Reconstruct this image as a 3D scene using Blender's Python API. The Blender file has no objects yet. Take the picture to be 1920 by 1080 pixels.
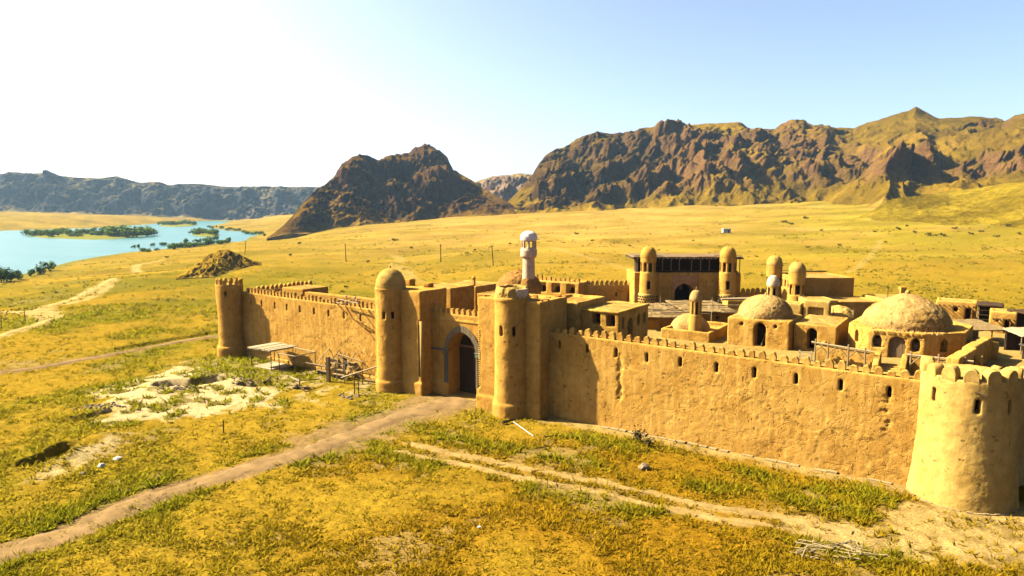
import bpy, bmesh, math, random
import numpy as np
from mathutils import Vector, Matrix

random.seed(7)
RNG = np.random.default_rng(11)
SC = bpy.context.scene
COL = SC.collection

# ------------------------------------------------------------------ camera
FPX, HZ, CH = 1280.0, 392.0, 17.0          # focal length in photo pixels, horizon row, camera height (m)
PITCH = math.atan((540 - HZ) / FPX)
CP, SP_ = math.cos(PITCH), math.sin(PITCH)
cam = bpy.data.cameras.new('camera')
cam.sensor_width = 36.0
cam.lens = FPX / 1920 * 36
cam.clip_start = 0.5
cam.clip_end = 40000
camo = bpy.data.objects.new('camera', cam)
COL.objects.link(camo)
camo.location = (0, 0, CH)
camo.rotation_euler = (math.pi / 2 - PITCH, 0, 0)
SC.camera = camo

# ------------------------------------------------------------------ light
SUN_AZ = math.radians(166.2)      # direction to the sun, counter-clockwise from +X
SUN_EL = math.radians(38.5)
w = bpy.data.worlds.new('World')
SC.world = w
w.use_nodes = True
wn = w.node_tree.nodes
wl = w.node_tree.links
wn.clear()
sky = wn.new('ShaderNodeTexSky')
sky.sky_type = 'NISHITA'
sky.sun_disc = False
sky.sun_elevation = SUN_EL
sky.sun_rotation = math.pi / 2 - SUN_AZ
sky.altitude = 400
sky.air_density = .48
sky.dust_density = 3.6
sky.ozone_density = .8
bg = wn.new('ShaderNodeBackground')
bg.inputs['Strength'].default_value = 0.05
wo = wn.new('ShaderNodeOutputWorld')
wl.new(sky.outputs[0], bg.inputs[0])
wl.new(bg.outputs[0], wo.inputs[0])
sl = bpy.data.lights.new('sun', 'SUN')
sl.energy = 5.0
sl.angle = math.radians(0.5)
sl.color = (1.0, 0.87, 0.62)
so = bpy.data.objects.new('sun', sl)
COL.objects.link(so)
sd = Vector((math.cos(SUN_AZ) * math.cos(SUN_EL), math.sin(SUN_AZ) * math.cos(SUN_EL), math.sin(SUN_EL)))
so.rotation_euler = sd.to_track_quat('Z', 'Y').to_euler()
so.location = (-60, 20, 80)
SC.view_settings.view_transform = 'Standard'
SC.view_settings.look = 'None'
SC.view_settings.gamma = 1
SC.view_settings.use_curve_mapping = False
SC.view_settings.exposure = 3.02

# ------------------------------------------------------------------ noise
_PERM = np.random.default_rng(5).permutation(256).astype(np.int64)
_PERM = np.concatenate([_PERM, _PERM, _PERM])
_G3 = np.random.default_rng(6).normal(size=(256, 3))
_G3 /= np.linalg.norm(_G3, axis=1)[:, None]


def perlin(x, y, z=None):
    x = np.asarray(x, float)
    y = np.asarray(y, float)
    z = np.zeros_like(x) if z is None else np.asarray(z, float)
    xi, yi, zi = np.floor(x).astype(np.int64), np.floor(y).astype(np.int64), np.floor(z).astype(np.int64)
    xf, yf, zf = x - xi, y - yi, z - zi
    u, v, t = [f * f * f * (f * (f * 6 - 15) + 10) for f in (xf, yf, zf)]
    xi &= 255
    yi &= 255
    zi &= 255
    out = 0
    for dx in (0, 1):
        for dy in (0, 1):
            for dz in (0, 1):
                h = _PERM[_PERM[_PERM[(xi + dx) & 255] + ((yi + dy) & 255)] + ((zi + dz) & 255)]
                g = _G3[h]
                d = g[..., 0] * (xf - dx) + g[..., 1] * (yf - dy) + g[..., 2] * (zf - dz)
                out = out + d * (u if dx else 1 - u) * (v if dy else 1 - v) * (t if dz else 1 - t)
    return out * 1.5


def fbm(x, y, z=None, o=4):
    x = np.asarray(x, float)
    y = np.asarray(y, float)
    s, a, f = 0, 1.0, 1.0
    for i in range(o):
        s = s + a * perlin(x * f + 17.3 * i, y * f - 9.1 * i, None if z is None else z * f + 3.7 * i)
        a *= 0.5
        f *= 2.03
    return s


def ridged(x, y, z=None, o=4):
    s, a, f = 0, 1.0, 1.0
    for i in range(o):
        n = 1 - np.abs(perlin(x * f + 31.7 * i, y * f + 5.3 * i, None if z is None else z * f + 2.2 * i)) * 1.6
        s = s + a * n * n * np.sign(n)
        a *= 0.5
        f *= 2.1
    return s / 1.9


def sst(a, b, x):
    t = np.clip((x - a) / (b - a), 0, 1)
    return t * t * (3 - 2 * t)


# ------------------------------------------------------------------ survey helpers: photo measurements -> metres
def at(px, py, Y):
    a, b = (px - 960) / FPX, (540 - py) / FPX
    d = (a, CP + b * SP_, -SP_ + b * CP)
    t = Y / d[1]
    return (d[0] * t, Y, d[2] * t + CH)


def gz(px, py, z=0.0):
    a, b = (px - 960) / FPX, (540 - py) / FPX
    d = (a, CP + b * SP_, -SP_ + b * CP)
    t = (z - CH) / d[2]
    return (d[0] * t, d[1] * t)


def pxof(X, Y, Z=0.0):
    zf = Y * CP - (Z - CH) * SP_
    return 960 + FPX * X / zf


# ------------------------------------------------------------------ mesh helpers
class MB:
    def __init__(s):
        s.v = []
        s.f = []

    def add(s, vs, fs):
        b = len(s.v)
        s.v += [tuple(p) for p in vs]
        s.f += [tuple(b + i for i in f) for f in fs]
        return s

    def box(s, x0, x1, y0, y1, z0, z1):
        return s.add([(x0, y0, z0), (x1, y0, z0), (x1, y1, z0), (x0, y1, z0), (x0, y0, z1), (x1, y0, z1), (x1, y1, z1), (x0, y1, z1)],
                     [(0, 3, 2, 1), (4, 5, 6, 7), (0, 1, 5, 4), (1, 2, 6, 5), (2, 3, 7, 6), (3, 0, 4, 7)])

    def prism(s, poly, z0, z1):
        a = sum(poly[i][0] * poly[(i + 1) % len(poly)][1] - poly[(i + 1) % len(poly)][0] * poly[i][1] for i in range(len(poly)))
        if a < 0:
            poly = poly[::-1]
        n = len(poly)
        return s.add([(x, y, z0) for x, y in poly] + [(x, y, z1) for x, y in poly],
                     [tuple(range(n))[::-1], tuple(range(n, 2 * n))] + [(i, (i + 1) % n, n + (i + 1) % n, n + i) for i in range(n)])

    def xprism(s, out, axis, a0, a1):
        """outline of (u, z) points, extruded along y (axis 'y': u is x) or along x (axis 'x': u is y)"""
        n = len(out)
        A = sum(out[i][0] * out[(i + 1) % n][1] - out[(i + 1) % n][0] * out[i][1] for i in range(n))
        if (A < 0) == (axis == 'y'):
            out = out[::-1]
        P = (lambda u, z, a: (u, a, z)) if axis == 'y' else (lambda u, z, a: (a, u, z))
        fl = [tuple(range(n)), tuple(range(n, 2 * n))[::-1]] + [(i, n + i, n + (i + 1) % n, (i + 1) % n) for i in range(n)]
        vs = [P(u, z, a0) for u, z in out] + [P(u, z, a1) for u, z in out]
        if axis == 'x':
            fl = [f[::-1] for f in fl]
            fl = [f[::-1] for f in fl]
        return s.add(vs, fl)

    def lathe(s, prof, cx, cy, n=32):
        """closed solid of revolution, profile (r, z) from bottom to top"""
        b = len(s.v)
        for r, z in prof:
            for k in range(n):
                t = 2 * math.pi * k / n
                s.v.append((cx + r * math.cos(t), cy + r * math.sin(t), z))
        for i in range(len(prof) - 1):
            for k in range(n):
                k2 = (k + 1) % n
                s.f.append((b + i * n + k, b + i * n + k2, b + (i + 1) * n + k2, b + (i + 1) * n + k))
        s.f.append(tuple(b + k for k in range(n))[::-1])
        s.f.append(tuple(b + (len(prof) - 1) * n + k for k in range(n)))
        return s

    def tube(s, p, q, r0, r1=None, n=6):
        r1 = r0 if r1 is None else r1
        p, q = Vector(p), Vector(q)
        d = (q - p).normalized()
        a = d.orthogonal().normalized()
        c = d.cross(a)
        vs = []
        for o, r in ((p, r0), (q, r1)):
            for k in range(n):
                t = 2 * math.pi * k / n
                vs.append(o + a * (r * math.cos(t)) + c * (r * math.sin(t)))
        return s.add(vs, [(i, (i + 1) % n, n + (i + 1) % n, n + i) for i in range(n)] + [tuple(range(n))[::-1], tuple(range(n, 2 * n))])

    def mesh(s, name, base=(0, 0, 0)):
        me = bpy.data.meshes.new(name)
        me.from_pydata([(x - base[0], y - base[1], z - base[2]) for x, y, z in s.v], [], s.f)
        me.update()
        return me


def np_mesh(name, verts, faces):
    """verts (n,3), faces (m,k) with constant k"""
    me = bpy.data.meshes.new(name)
    m, k = faces.shape
    me.vertices.add(len(verts))
    me.vertices.foreach_set('co', np.asarray(verts, np.float32).ravel())
    me.loops.add(m * k)
    me.loops.foreach_set('vertex_index', faces.astype(np.int32).ravel())
    me.polygons.add(m)
    me.polygons.foreach_set('loop_start', np.arange(0, m * k, k, dtype=np.int32))
    me.update(calc_edges=True)
    return me


KA_COL = .26


def set_col(me, cols):
    ca = me.color_attributes.new('col', 'FLOAT_COLOR', 'POINT')
    c4 = np.ones((len(cols), 4), np.float32)
    c4[:, :3] = np.asarray(cols) * KA_COL
    ca.data.foreach_set('color', c4.ravel())


def link(name, me, m, parent=None):
    o = bpy.data.objects.new(name, me)
    if m and not me.materials:
        me.materials.append(m)
    COL.objects.link(o)
    if parent:
        o.parent = parent
    return o


def tag(o, label=None, cat=None, group=None, kind=None):
    for k, v in (('label', label), ('category', cat), ('group', group), ('kind', kind)):
        if v:
            o[k] = v
    return o


class Frame:
    def __init__(s, ox, oy, ang):
        s.o, s.a = (ox, oy), ang
        s.c, s.s = math.cos(ang), math.sin(ang)

    def w(s, x, y, z=0.0):
        return (s.o[0] + x * s.c - y * s.s, s.o[1] + x * s.s + y * s.c, z)

    def l(s, X, Y):
        x, y = X - s.o[0], Y - s.o[1]
        return (x * s.c + y * s.s, -x * s.s + y * s.c)


FORT = Frame(-31.0, 78.3, -math.atan2(.565, .825))     # x runs along the front wall, y into the fort
WORLD = Frame(0, 0, 0)
PAL = Frame(15.5, 87.0, math.radians(-1.5))


class Thing:
    """an Empty at the thing's base; its parts are written in the coordinates of its frame"""

    def __init__(s, name, label, cat, fr, base, group=None):
        s.fr, s.b = fr, base
        o = bpy.data.objects.new(name, None)
        COL.objects.link(o)
        o.location = fr.w(*base)
        o.rotation_euler = (0, 0, fr.a)
        o.empty_display_size = 0.5
        s.o = tag(o, label, cat, group)

    def part(s, name, mb, m, parent=None, smooth=False, bevel=0.0, label=None):
        me = mb.mesh(name, s.b)
        if bevel:
            bm = bmesh.new()
            bm.from_mesh(me)
            bmesh.ops.bevel(bm, geom=[e for e in bm.edges if e.calc_face_angle(0) > 0.5], offset=bevel, segments=2, affect='EDGES', profile=0.6)
            bm.to_mesh(me)
            bm.free()
        if smooth:
            me.polygons.foreach_set('use_smooth', [True] * len(me.polygons))
        o = link(name, me, m, parent or s.o)
        if label:
            o['label'] = label
        return o

    def inst(s, name, me, loc, rz=0.0, sc=(1, 1, 1), m=None, parent=None):
        o = link(name, me, m, parent or s.o)
        o.location = (loc[0] - s.b[0], loc[1] - s.b[1], loc[2] - s.b[2])
        o.rotation_euler = (0, 0, rz)
        o.scale = sc
        return o

    def adobe(s, name, mb, m, cuts=None, vox=.09, amp=.03, smooth=3, freq=.9, parent=None, rough=None, label=None):
        """mud-built body: openings cut out, edges melted by a voxel remesh, surface made uneven"""
        me = mb.mesh(name, s.b)
        bmb = bmesh.new()
        bmb.from_mesh(me)
        bmesh.ops.recalc_face_normals(bmb, faces=bmb.faces)
        bmb.to_mesh(me)
        bmb.free()
        o = bpy.data.objects.new('tmp', me)
        COL.objects.link(o)
        oc = None
        if cuts and cuts.v:
            mc = cuts.mesh('cut', s.b)
            bmc = bmesh.new()
            bmc.from_mesh(mc)
            bmesh.ops.recalc_face_normals(bmc, faces=bmc.faces)
            bmc.to_mesh(mc)
            bmc.free()
            oc = bpy.data.objects.new('tmpc', mc)
            COL.objects.link(oc)
            md = o.modifiers.new('b', 'BOOLEAN')
            md.operation = 'DIFFERENCE'
            md.object = oc
            md.solver = 'EXACT'
            md.use_self = True
        md = o.modifiers.new('r', 'REMESH')
        md.mode = 'VOXEL'
        md.voxel_size = vox
        md.use_smooth_shade = True
        if smooth:
            md = o.modifiers.new('s', 'SMOOTH')
            md.factor = .5
            md.iterations = smooth
        dg = bpy.context.evaluated_depsgraph_get()
        dg.update()
        res = bpy.data.meshes.new_from_object(o.evaluated_get(dg))
        bpy.data.objects.remove(o)
        bpy.data.meshes.remove(me)
        if oc:
            bpy.data.objects.remove(oc)
        n = len(res.vertices)
        co = np.empty(n * 3, np.float32)
        no = np.empty(n * 3, np.float32)
        res.vertices.foreach_get('co', co)
        res.vertex_normals.foreach_get('vector', no)
        co, no = co.reshape(-1, 3), no.reshape(-1, 3)
        off = sum(map(ord, name)) % 7 + s.b[0] * .37
        X, Y, Z = [co[:, i] + s.b[i] * .71 + off for i in range(3)]
        d = amp * (fbm(X * freq, Y * freq, Z * freq, 3) + .35 * fbm(X * freq * 5, Y * freq * 5, Z * freq * 5, 2))
        if rough is not None:
            d = d + rough(co + np.array(s.b), no)
        co = co + no * d[:, None]
        res.vertices.foreach_set('co', co.astype(np.float32).ravel())
        res.name = name
        res.materials.clear()
        res.update()
        ob = link(name, res, m, parent or s.o)
        if label:
            ob['label'] = label
        return ob


def arch(c, z0, w, h, rise=None, n=5):
    """arched outline (u, z): width w, total height h, pointed top"""
    hw = w / 2
    rise = rise or hw * 1.15
    zs = z0 + h - rise
    pts = [(c - hw, z0), (c + hw, z0)]
    rise = max(rise, hw * 1.001)
    R = (rise * rise + hw * hw) / w
    for i in range(n + 1):
        a = math.atan2(rise, R - hw) * 1.0
        t = a * i / n
        pts.append((c + hw - R + R * math.cos(t), zs + R * math.sin(t)))
    pts[-1] = (c, zs + rise)
    for i in range(n - 1, -1, -1):
        t = a * i / n
        pts.append((c - hw + R - R * math.cos(t), zs + R * math.sin(t)))
    return pts


# ------------------------------------------------------------------ materials
KA = .26          # brings the colours as judged by eye down to real-world albedos


def nmat(name):
    m = bpy.data.materials.new(name)
    m.use_nodes = True
    nt = m.node_tree
    return m, nt, nt.nodes['Principled BSDF']


def N(nt, t, **kw):
    n = nt.nodes.new(t)
    for k, v in kw.items():
        if k in n.inputs:
            n.inputs[k].default_value = v
        else:
            setattr(n, k, v)
    return n


def noise(nt, co, scale, detail=5, rough=.55, dist=0.0):
    n = N(nt, 'ShaderNodeTexNoise', Scale=scale, Detail=detail, Roughness=rough, Distortion=dist)
    if co is not None:
        nt.links.new(co, n.inputs['Vector'])
    return n.outputs['Fac']


def ramp(nt, fac, stops):
    r = nt.nodes.new('ShaderNodeValToRGB')
    e = r.color_ramp.elements
    while len(e) < len(stops):
        e.new(0.5)
    for el, (p, c) in zip(e, stops):
        el.position = p
        el.color = (c, c, c, 1) if isinstance(c, (int, float)) else (*c, 1)
    nt.links.new(fac, r.inputs[0])
    return r.outputs[0]


def mix(nt, a, b, fac, mode='MIX'):
    n = nt.nodes.new('ShaderNodeMix')
    n.data_type = 'RGBA'
    n.blend_type = mode
    for sock, v in ((n.inputs[0], fac), (n.inputs[6], a), (n.inputs[7], b)):
        if isinstance(v, (int, float)):
            sock.default_value = v
        elif isinstance(v, tuple):
            sock.default_value = (*v, 1)
        else:
            nt.links.new(v, sock)
    return n.outputs[2]


def mth(nt, op, a, b=None):
    n = nt.nodes.new('ShaderNodeMath')
    n.operation = op
    for i, v in enumerate((a, b)):
        if v is None:
            continue
        if isinstance(v, (int, float)):
            n.inputs[i].default_value = v
        else:
            nt.links.new(v, n.inputs[i])
    return n.outputs[0]


def bump(nt, h, bsdf, strength=.5, dist=.05):
    b = N(nt, 'ShaderNodeBump', Strength=strength, Distance=dist)
    nt.links.new(h, b.inputs['Height'])
    nt.links.new(b.outputs[0], bsdf.inputs['Normal'])


def mapped(nt, co, scale):
    mp = N(nt, 'ShaderNodeMapping')
    mp.inputs['Scale'].default_value = scale
    nt.links.new(co, mp.inputs['Vector'])
    return mp.outputs[0]


def adobe_mat(name, c1, c2, c3, peel=.5, bs=.6, fine=14, k=1.0):
    c1, c2, c3 = [(c[0] * KA * 1.62 * k, c[1] * KA * 1.43 * k, c[2] * KA * .86 * k) for c in (c1, c2, c3)]
    m, nt, b = nmat(name)
    tc = N(nt, 'ShaderNodeTexCoord')
    co = tc.outputs['Object']
    big = noise(nt, co, .35, 5, .6)
    mid = noise(nt, co, 1.7, 6, .62)
    fin = noise(nt, co, fine, 4, .6)
    streak = noise(nt, mapped(nt, co, (3.2, 3.2, .22)), 1.0, 4, .6)
    col = mix(nt, c1, c2, ramp(nt, big, [(.38, 0.0), (.62, 1.0)]))
    col = mix(nt, col, c3, mth(nt, 'MULTIPLY', ramp(nt, streak, [(.46, 0.0), (.66, 1.0)]), .65))
    patch = ramp(nt, noise(nt, co, .75, 7, .68, .6), [(.5, 0.0), (.535, 1.0)])
    pm = mth(nt, 'MULTIPLY', patch, ramp(nt, noise(nt, co, .16, 2), [(.45, 0.0), (.56, 1.0)]))
    col = mix(nt, col, (c2[0] * .9, c2[1] * .88, c2[2] * .82), mth(nt, 'MULTIPLY', pm, .5))
    col = mix(nt, col, ramp(nt, mid, [(.25, .72), (.75, 1.18)]), 1.0, 'MULTIPLY')
    col = mix(nt, col, ramp(nt, fin, [(.25, .82), (.75, 1.12)]), 1.0, 'MULTIPLY')
    holes = ramp(nt, noise(nt, co, 2.6, 2, .5), [(.665, 0.0), (.70, 1.0)])
    nt.links.new(col, b.inputs['Base Color'])
    b.inputs['Roughness'].default_value = .95
    b.inputs['Specular IOR Level'].default_value = .0
    vor = N(nt, 'ShaderNodeTexVoronoi', Scale=.55, feature='DISTANCE_TO_EDGE')
    wv = nt.nodes.new('ShaderNodeVectorMath')
    wv.operation = 'ADD'
    nz = N(nt, 'ShaderNodeTexNoise', Scale=1.3, Detail=4.0)
    nt.links.new(co, nz.inputs['Vector'])
    nt.links.new(co, wv.inputs[0])
    nt.links.new(nz.outputs['Color'], wv.inputs[1])
    nt.links.new(wv.outputs[0], vor.inputs['Vector'])
    crack = ramp(nt, vor.outputs['Distance'], [(0.0, 0.0), (.02, 1.0)])
    nt.links.remove(b.inputs['Base Color'].links[0])
    col = mix(nt, col, ramp(nt, crack, [(0.0, .62), (.6, 1.0)]), mth(nt, 'MULTIPLY', pm, .8), 'MULTIPLY')
    col = mix(nt, col, ramp(nt, holes, [(0.0, 1.0), (1.0, .55)]), 1.0, 'MULTIPLY')
    nt.links.new(col, b.inputs['Base Color'])
    h = mth(nt, 'ADD', mth(nt, 'MULTIPLY', mid, .38), mth(nt, 'MULTIPLY', fin, .3))
    h = mth(nt, 'SUBTRACT', h, mth(nt, 'MULTIPLY', pm, peel))
    h = mth(nt, 'SUBTRACT', h, mth(nt, 'MULTIPLY', holes, .8))
    h = mth(nt, 'ADD', h, mth(nt, 'MULTIPLY', crack, peel * .5))
    h = mth(nt, 'ADD', h, mth(nt, 'MULTIPLY', noise(nt, co, 5.0, 5, .65), .45))
    bump(nt, h, b, bs, .06)
    return m


def plain_mat(name, c, var=.25, scale=6.0, rough=.8, bs=.3, stretch=(1, 1, 1), spec=.06):
    c = tuple(v * KA for v in c)
    m, nt, b = nmat(name)
    tc = N(nt, 'ShaderNodeTexCoord')
    co = mapped(nt, tc.outputs['Object'], stretch)
    n = noise(nt, co, scale, 5, .6)
    col = mix(nt, tuple(v * (1 - var) for v in c), tuple(min(1, v * (1 + var)) for v in c), ramp(nt, n, [(.3, 0.0), (.7, 1.0)]))
    nt.links.new(col, b.inputs['Base Color'])
    b.inputs['Roughness'].default_value = rough
    b.inputs['Specular IOR Level'].default_value = spec
    bump(nt, n, b, bs, .03)
    return m


M = {}
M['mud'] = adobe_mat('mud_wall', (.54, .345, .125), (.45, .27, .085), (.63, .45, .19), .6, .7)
M['mud_smooth'] = adobe_mat('mud_tower', (.53, .33, .11), (.47, .28, .09), (.57, .38, .15), .12, .35)
M['mud_pale'] = adobe_mat('mud_pale', (.60, .44, .20), (.53, .37, .15), (.63, .48, .24), .3, .5, 14, .8)
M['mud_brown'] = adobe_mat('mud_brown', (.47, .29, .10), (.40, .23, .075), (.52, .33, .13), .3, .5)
M['mud_red'] = adobe_mat('mud_red', (.42, .20, .08), (.34, .16, .07), (.50, .29, .14), .6, .9)
M['dome'] = adobe_mat('dome_mud', (.58, .42, .25), (.46, .30, .14), (.60, .45, .28), .9, .9, 9, .72)
M['dome_brown'] = adobe_mat('dome_brick', (.46, .28, .13), (.36, .19, .08), (.52, .34, .17), .9, .9, 9, .72)
M['white'] = adobe_mat('white_plaster', (.66, .55, .60), (.60, .48, .52), (.70, .60, .70), .1, .3)
M['white_cap'] = adobe_mat('white_cap', (.80, .84, 1.3), (.74, .76, 1.1), (.82, .86, 1.35), .2, .4)
M['pink'] = adobe_mat('pink_plaster', (.50, .29, .20), (.46, .26, .18), (.54, .34, .25), .1, .3)
M['roof'] = adobe_mat('roof_mud', (.56, .41, .20), (.46, .32, .14), (.62, .48, .27), .8, .9, 14, .64)
M['court'] = adobe_mat('court_earth', (.56, .43, .22), (.50, .37, .17), (.60, .48, .27), .2, .5, 14, .58)
M['wood'] = plain_mat('weathered_wood', (.30, .20, .10), .45, 5, .85, .5, (8, 8, .8))
M['wood_grey'] = plain_mat('grey_wood', (.40, .285, .13), .35, 5, .85, .5, (6, 6, 1))
M['wood_dark'] = plain_mat('dark_wood', (.085, .048, .022), .5, 5, .8, .5, (6, 6, .8))
M['wood_orange'] = plain_mat('orange_wood', (.42, .20, .06), .3, 5, .7, .3, (6, 6, .8))
M['wood_pale'] = plain_mat('pale_wood', (.60, .46, .25), .25, 5, .8, .4, (6, 6, 1))
M['void'] = plain_mat('recess_shade', (.05, .03, .015), .3, 3, .9, .2)  # near-black colour stands for the shade deep inside openings
M['iron'] = plain_mat('rusty_iron', (.10, .06, .04), .4, 10, .7, .3)
M['tile'] = plain_mat('glazed_tile', (.17, .17, .14), .5, 14, .45, .3)
M['tile_pale'] = plain_mat('pale_brick_tile', (.28, .215, .12), .4, 8, .7, .4)
M['tile_green'] = plain_mat('green_tile', (.24, .28, .20), .4, 10, .6, .3)
M['reed'] = plain_mat('reed_mat', (.36, .245, .10), .5, 4, .9, .9, (1, 9, 3))
M['canvas'] = plain_mat('bleached_boards', (.60, .47, .28), .22, 2.5, .9, .6, (1, 4, 1))
M['concrete'] = plain_mat('kerb_concrete', (.50, .36, .16), .2, 3, .9, .5)
M['rock'] = plain_mat('field_stone', (.34, .25, .16), .35, 5, .9, .8)
M['white_paint'] = plain_mat('white_paint', (.78, .76, .72), .08, 4, .6, .1)
M['burlap'] = plain_mat('dark_cloth', (.09, .075, .06), .3, 8, .95, .3)


def attr_mat(name, fine=9.0, lo=.6, hi=1.35, mscale=1.6, bs=.7, bd=.08, rough=.95, extra=None, near=True):
    m, nt, b = nmat(name)
    at_ = N(nt, 'ShaderNodeVertexColor', layer_name='col')
    tc = N(nt, 'ShaderNodeTexCoord')
    co = tc.outputs['Object']
    a = noise(nt, co, fine, 5, .7)
    c = noise(nt, co, mscale, 6, .65)
    col = mix(nt, at_.outputs[0], ramp(nt, a, [(.28, lo), (.72, hi)]), 1.0, 'MULTIPLY')
    col = mix(nt, col, ramp(nt, c, [(.25, .75), (.75, 1.22)]), 1.0, 'MULTIPLY')
    nt.links.new(col, b.inputs['Base Color'])
    b.inputs['Roughness'].default_value = rough
    b.inputs['Specular IOR Level'].default_value = .0
    h = mth(nt, 'ADD', mth(nt, 'MULTIPLY', a, .5), c)
    bump(nt, h, b, bs, bd)
    return m


M['ground'] = attr_mat('dry_ground', 8.0, .5, 1.4, 1.1, .9, .12)
M['path'] = attr_mat('dirt_path', 9.0, .75, 1.2, 1.4, .6, .05)
M['hill'] = attr_mat('rocky_hill', .45, .55, 1.35, .10, 1.0, 3.0)
M['mound'] = attr_mat('rock_mound', 3.0, .5, 1.4, .6, .9, .4)


def blade_mat():
    m, nt, b = nmat('grass_blades')
    a_ = N(nt, 'ShaderNodeVertexColor', layer_name='col')
    nt.links.new(a_.outputs[0], b.inputs['Base Color'])
    b.inputs['Roughness'].default_value = 1.0
    b.inputs['Specular IOR Level'].default_value = .0
    ge = N(nt, 'ShaderNodeNewGeometry')
    vm = N(nt, 'ShaderNodeMix', data_type='VECTOR')
    vm.inputs[0].default_value = .78
    nt.links.new(ge.outputs['Normal'], vm.inputs[4])
    vm.inputs[5].default_value = (0, 0, 1)
    vn = N(nt, 'ShaderNodeVectorMath', operation='NORMALIZE')
    nt.links.new(vm.outputs[1], vn.inputs[0])
    nt.links.new(vn.outputs[0], b.inputs['Normal'])
    tr = N(nt, 'ShaderNodeBsdfTranslucent')
    nt.links.new(a_.outputs[0], tr.inputs[0])
    mx = N(nt, 'ShaderNodeMixShader')
    mx.inputs[0].default_value = .3
    o = nt.nodes['Material Output']
    nt.links.new(b.outputs[0], mx.inputs[1])
    nt.links.new(tr.outputs[0], mx.inputs[2])
    nt.links.new(mx.outputs[0], o.inputs[0])
    return m


M['grass'] = blade_mat()
M['leaf'] = attr_mat('leaves', 1.0, .7, 1.3, .3, 0.0, .01)


def water_mat():
    m, nt, b = nmat('river_water')
    tc = N(nt, 'ShaderNodeTexCoord')
    co = tc.outputs['Object']
    n = noise(nt, mapped(nt, co, (.02, .05, 1)), 1.0, 4, .6)
    col = mix(nt, (.016, .062, .062), (.032, .082, .078), ramp(nt, n, [(.35, 0.0), (.65, 1.0)]))
    nt.links.new(col, b.inputs['Base Color'])
    b.inputs['Roughness'].default_value = .3
    b.inputs['Specular IOR Level'].default_value = .09
    b.inputs['IOR'].default_value = 1.33
    h = noise(nt, mapped(nt, co, (.25, .6, 1)), 1.0, 4, .6)
    bump(nt, h, b, .5, .25)
    return m


M['water'] = water_mat()

# ------------------------------------------------------------------ terrain
ZW = -6.0
NEAR_BANK = [(-700, 640), (-300, 570), (0, 528), (45, 516), (107, 500), (143, 490), (187, 482), (247, 473), (313, 467), (335, 465), (430, 454), (463, 452), (473, 444), (490, 440)]
MORE = [(465, 435), (433, 433), (402, 428), (393, 424), (420, 419), (434, 414), (430, 411.2)]
FAR_BANK = [(417, 412.0), (367, 415), (290, 420), (167, 428), (0, 433), (-300, 441), (-700, 452), (-1100, 470)]
RIV = np.array([gz(x, y, ZW) for x, y in NEAR_BANK + MORE + FAR_BANK])


def seg_dist(X, Y, poly, closed=False):
    P = np.asarray(poly, float)
    best = np.full(X.shape, 1e9)
    n = len(P)
    for i in range(n if closed else n - 1):
        a, b = P[i], P[(i + 1) % n]
        d = b - a
        L = max((d * d).sum(), 1e-9)
        t = np.clip(((X - a[0]) * d[0] + (Y - a[1]) * d[1]) / L, 0, 1)
        best = np.minimum(best, (X - a[0] - t * d[0]) ** 2 + (Y - a[1] - t * d[1]) ** 2)
    return np.sqrt(best)


def inside(X, Y, P):
    r = np.zeros(X.shape, bool)
    n = len(P)
    for i in range(n):
        (x0, y0), (x1, y1) = P[i], P[(i + 1) % n]
        if y0 == y1:
            continue
        c = ((y0 > Y) != (y1 > Y)) & (X < (x1 - x0) * (Y - y0) / (y1 - y0) + x0)
        r ^= c
    return r


def river_sd(X, Y):
    d = seg_dist(X, Y, RIV, True)
    return np.where(inside(X, Y, RIV), -d, d)


A_PX = [-2500, 400, 530, 700, 960, 1300, 1600, 1900, 2600, 4200]
A_Z = [0, 0, 0, 4, 12, 19, 24, 33, 50, 60]
F_PX = [-2500, -700, 0, 100, 200, 330, 430, 480, 520, 560, 620, 4200]
F_Z = [14, 14, 12, 9.6, 6, .7, -2.5, 0, 4, 6, 0, 0]


def pl(pts, z=0.0):
    return [gz(x, y, z) for x, y in pts]


DITCHES = [  # centre line, half width, depth
    (pl([(312, 724), (360, 722), (404, 714)]), 1.15, 1.5),
    (pl([(462, 721), (502, 719)]), .8, .8),
    (pl([(62, 874), (95, 867), (128, 852)], -.2), .75, 1.2),
    (pl([(150, 790), (180, 783), (205, 776)]), .5, .4),
    (pl([(225, 660), (300, 646), (409, 626), (440, 622)], -.5), .7, .7),
    (pl([(120, 516), (160, 516), (200, 513)], -2), 2.0, 1.2),
]
BANKS = [
    (pl([(120, 850), (160, 840), (185, 832)], 0), 2.2, .55),
    (pl([(200, 770), (300, 740), (420, 700)], 0), 4.5, .35),
]


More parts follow.
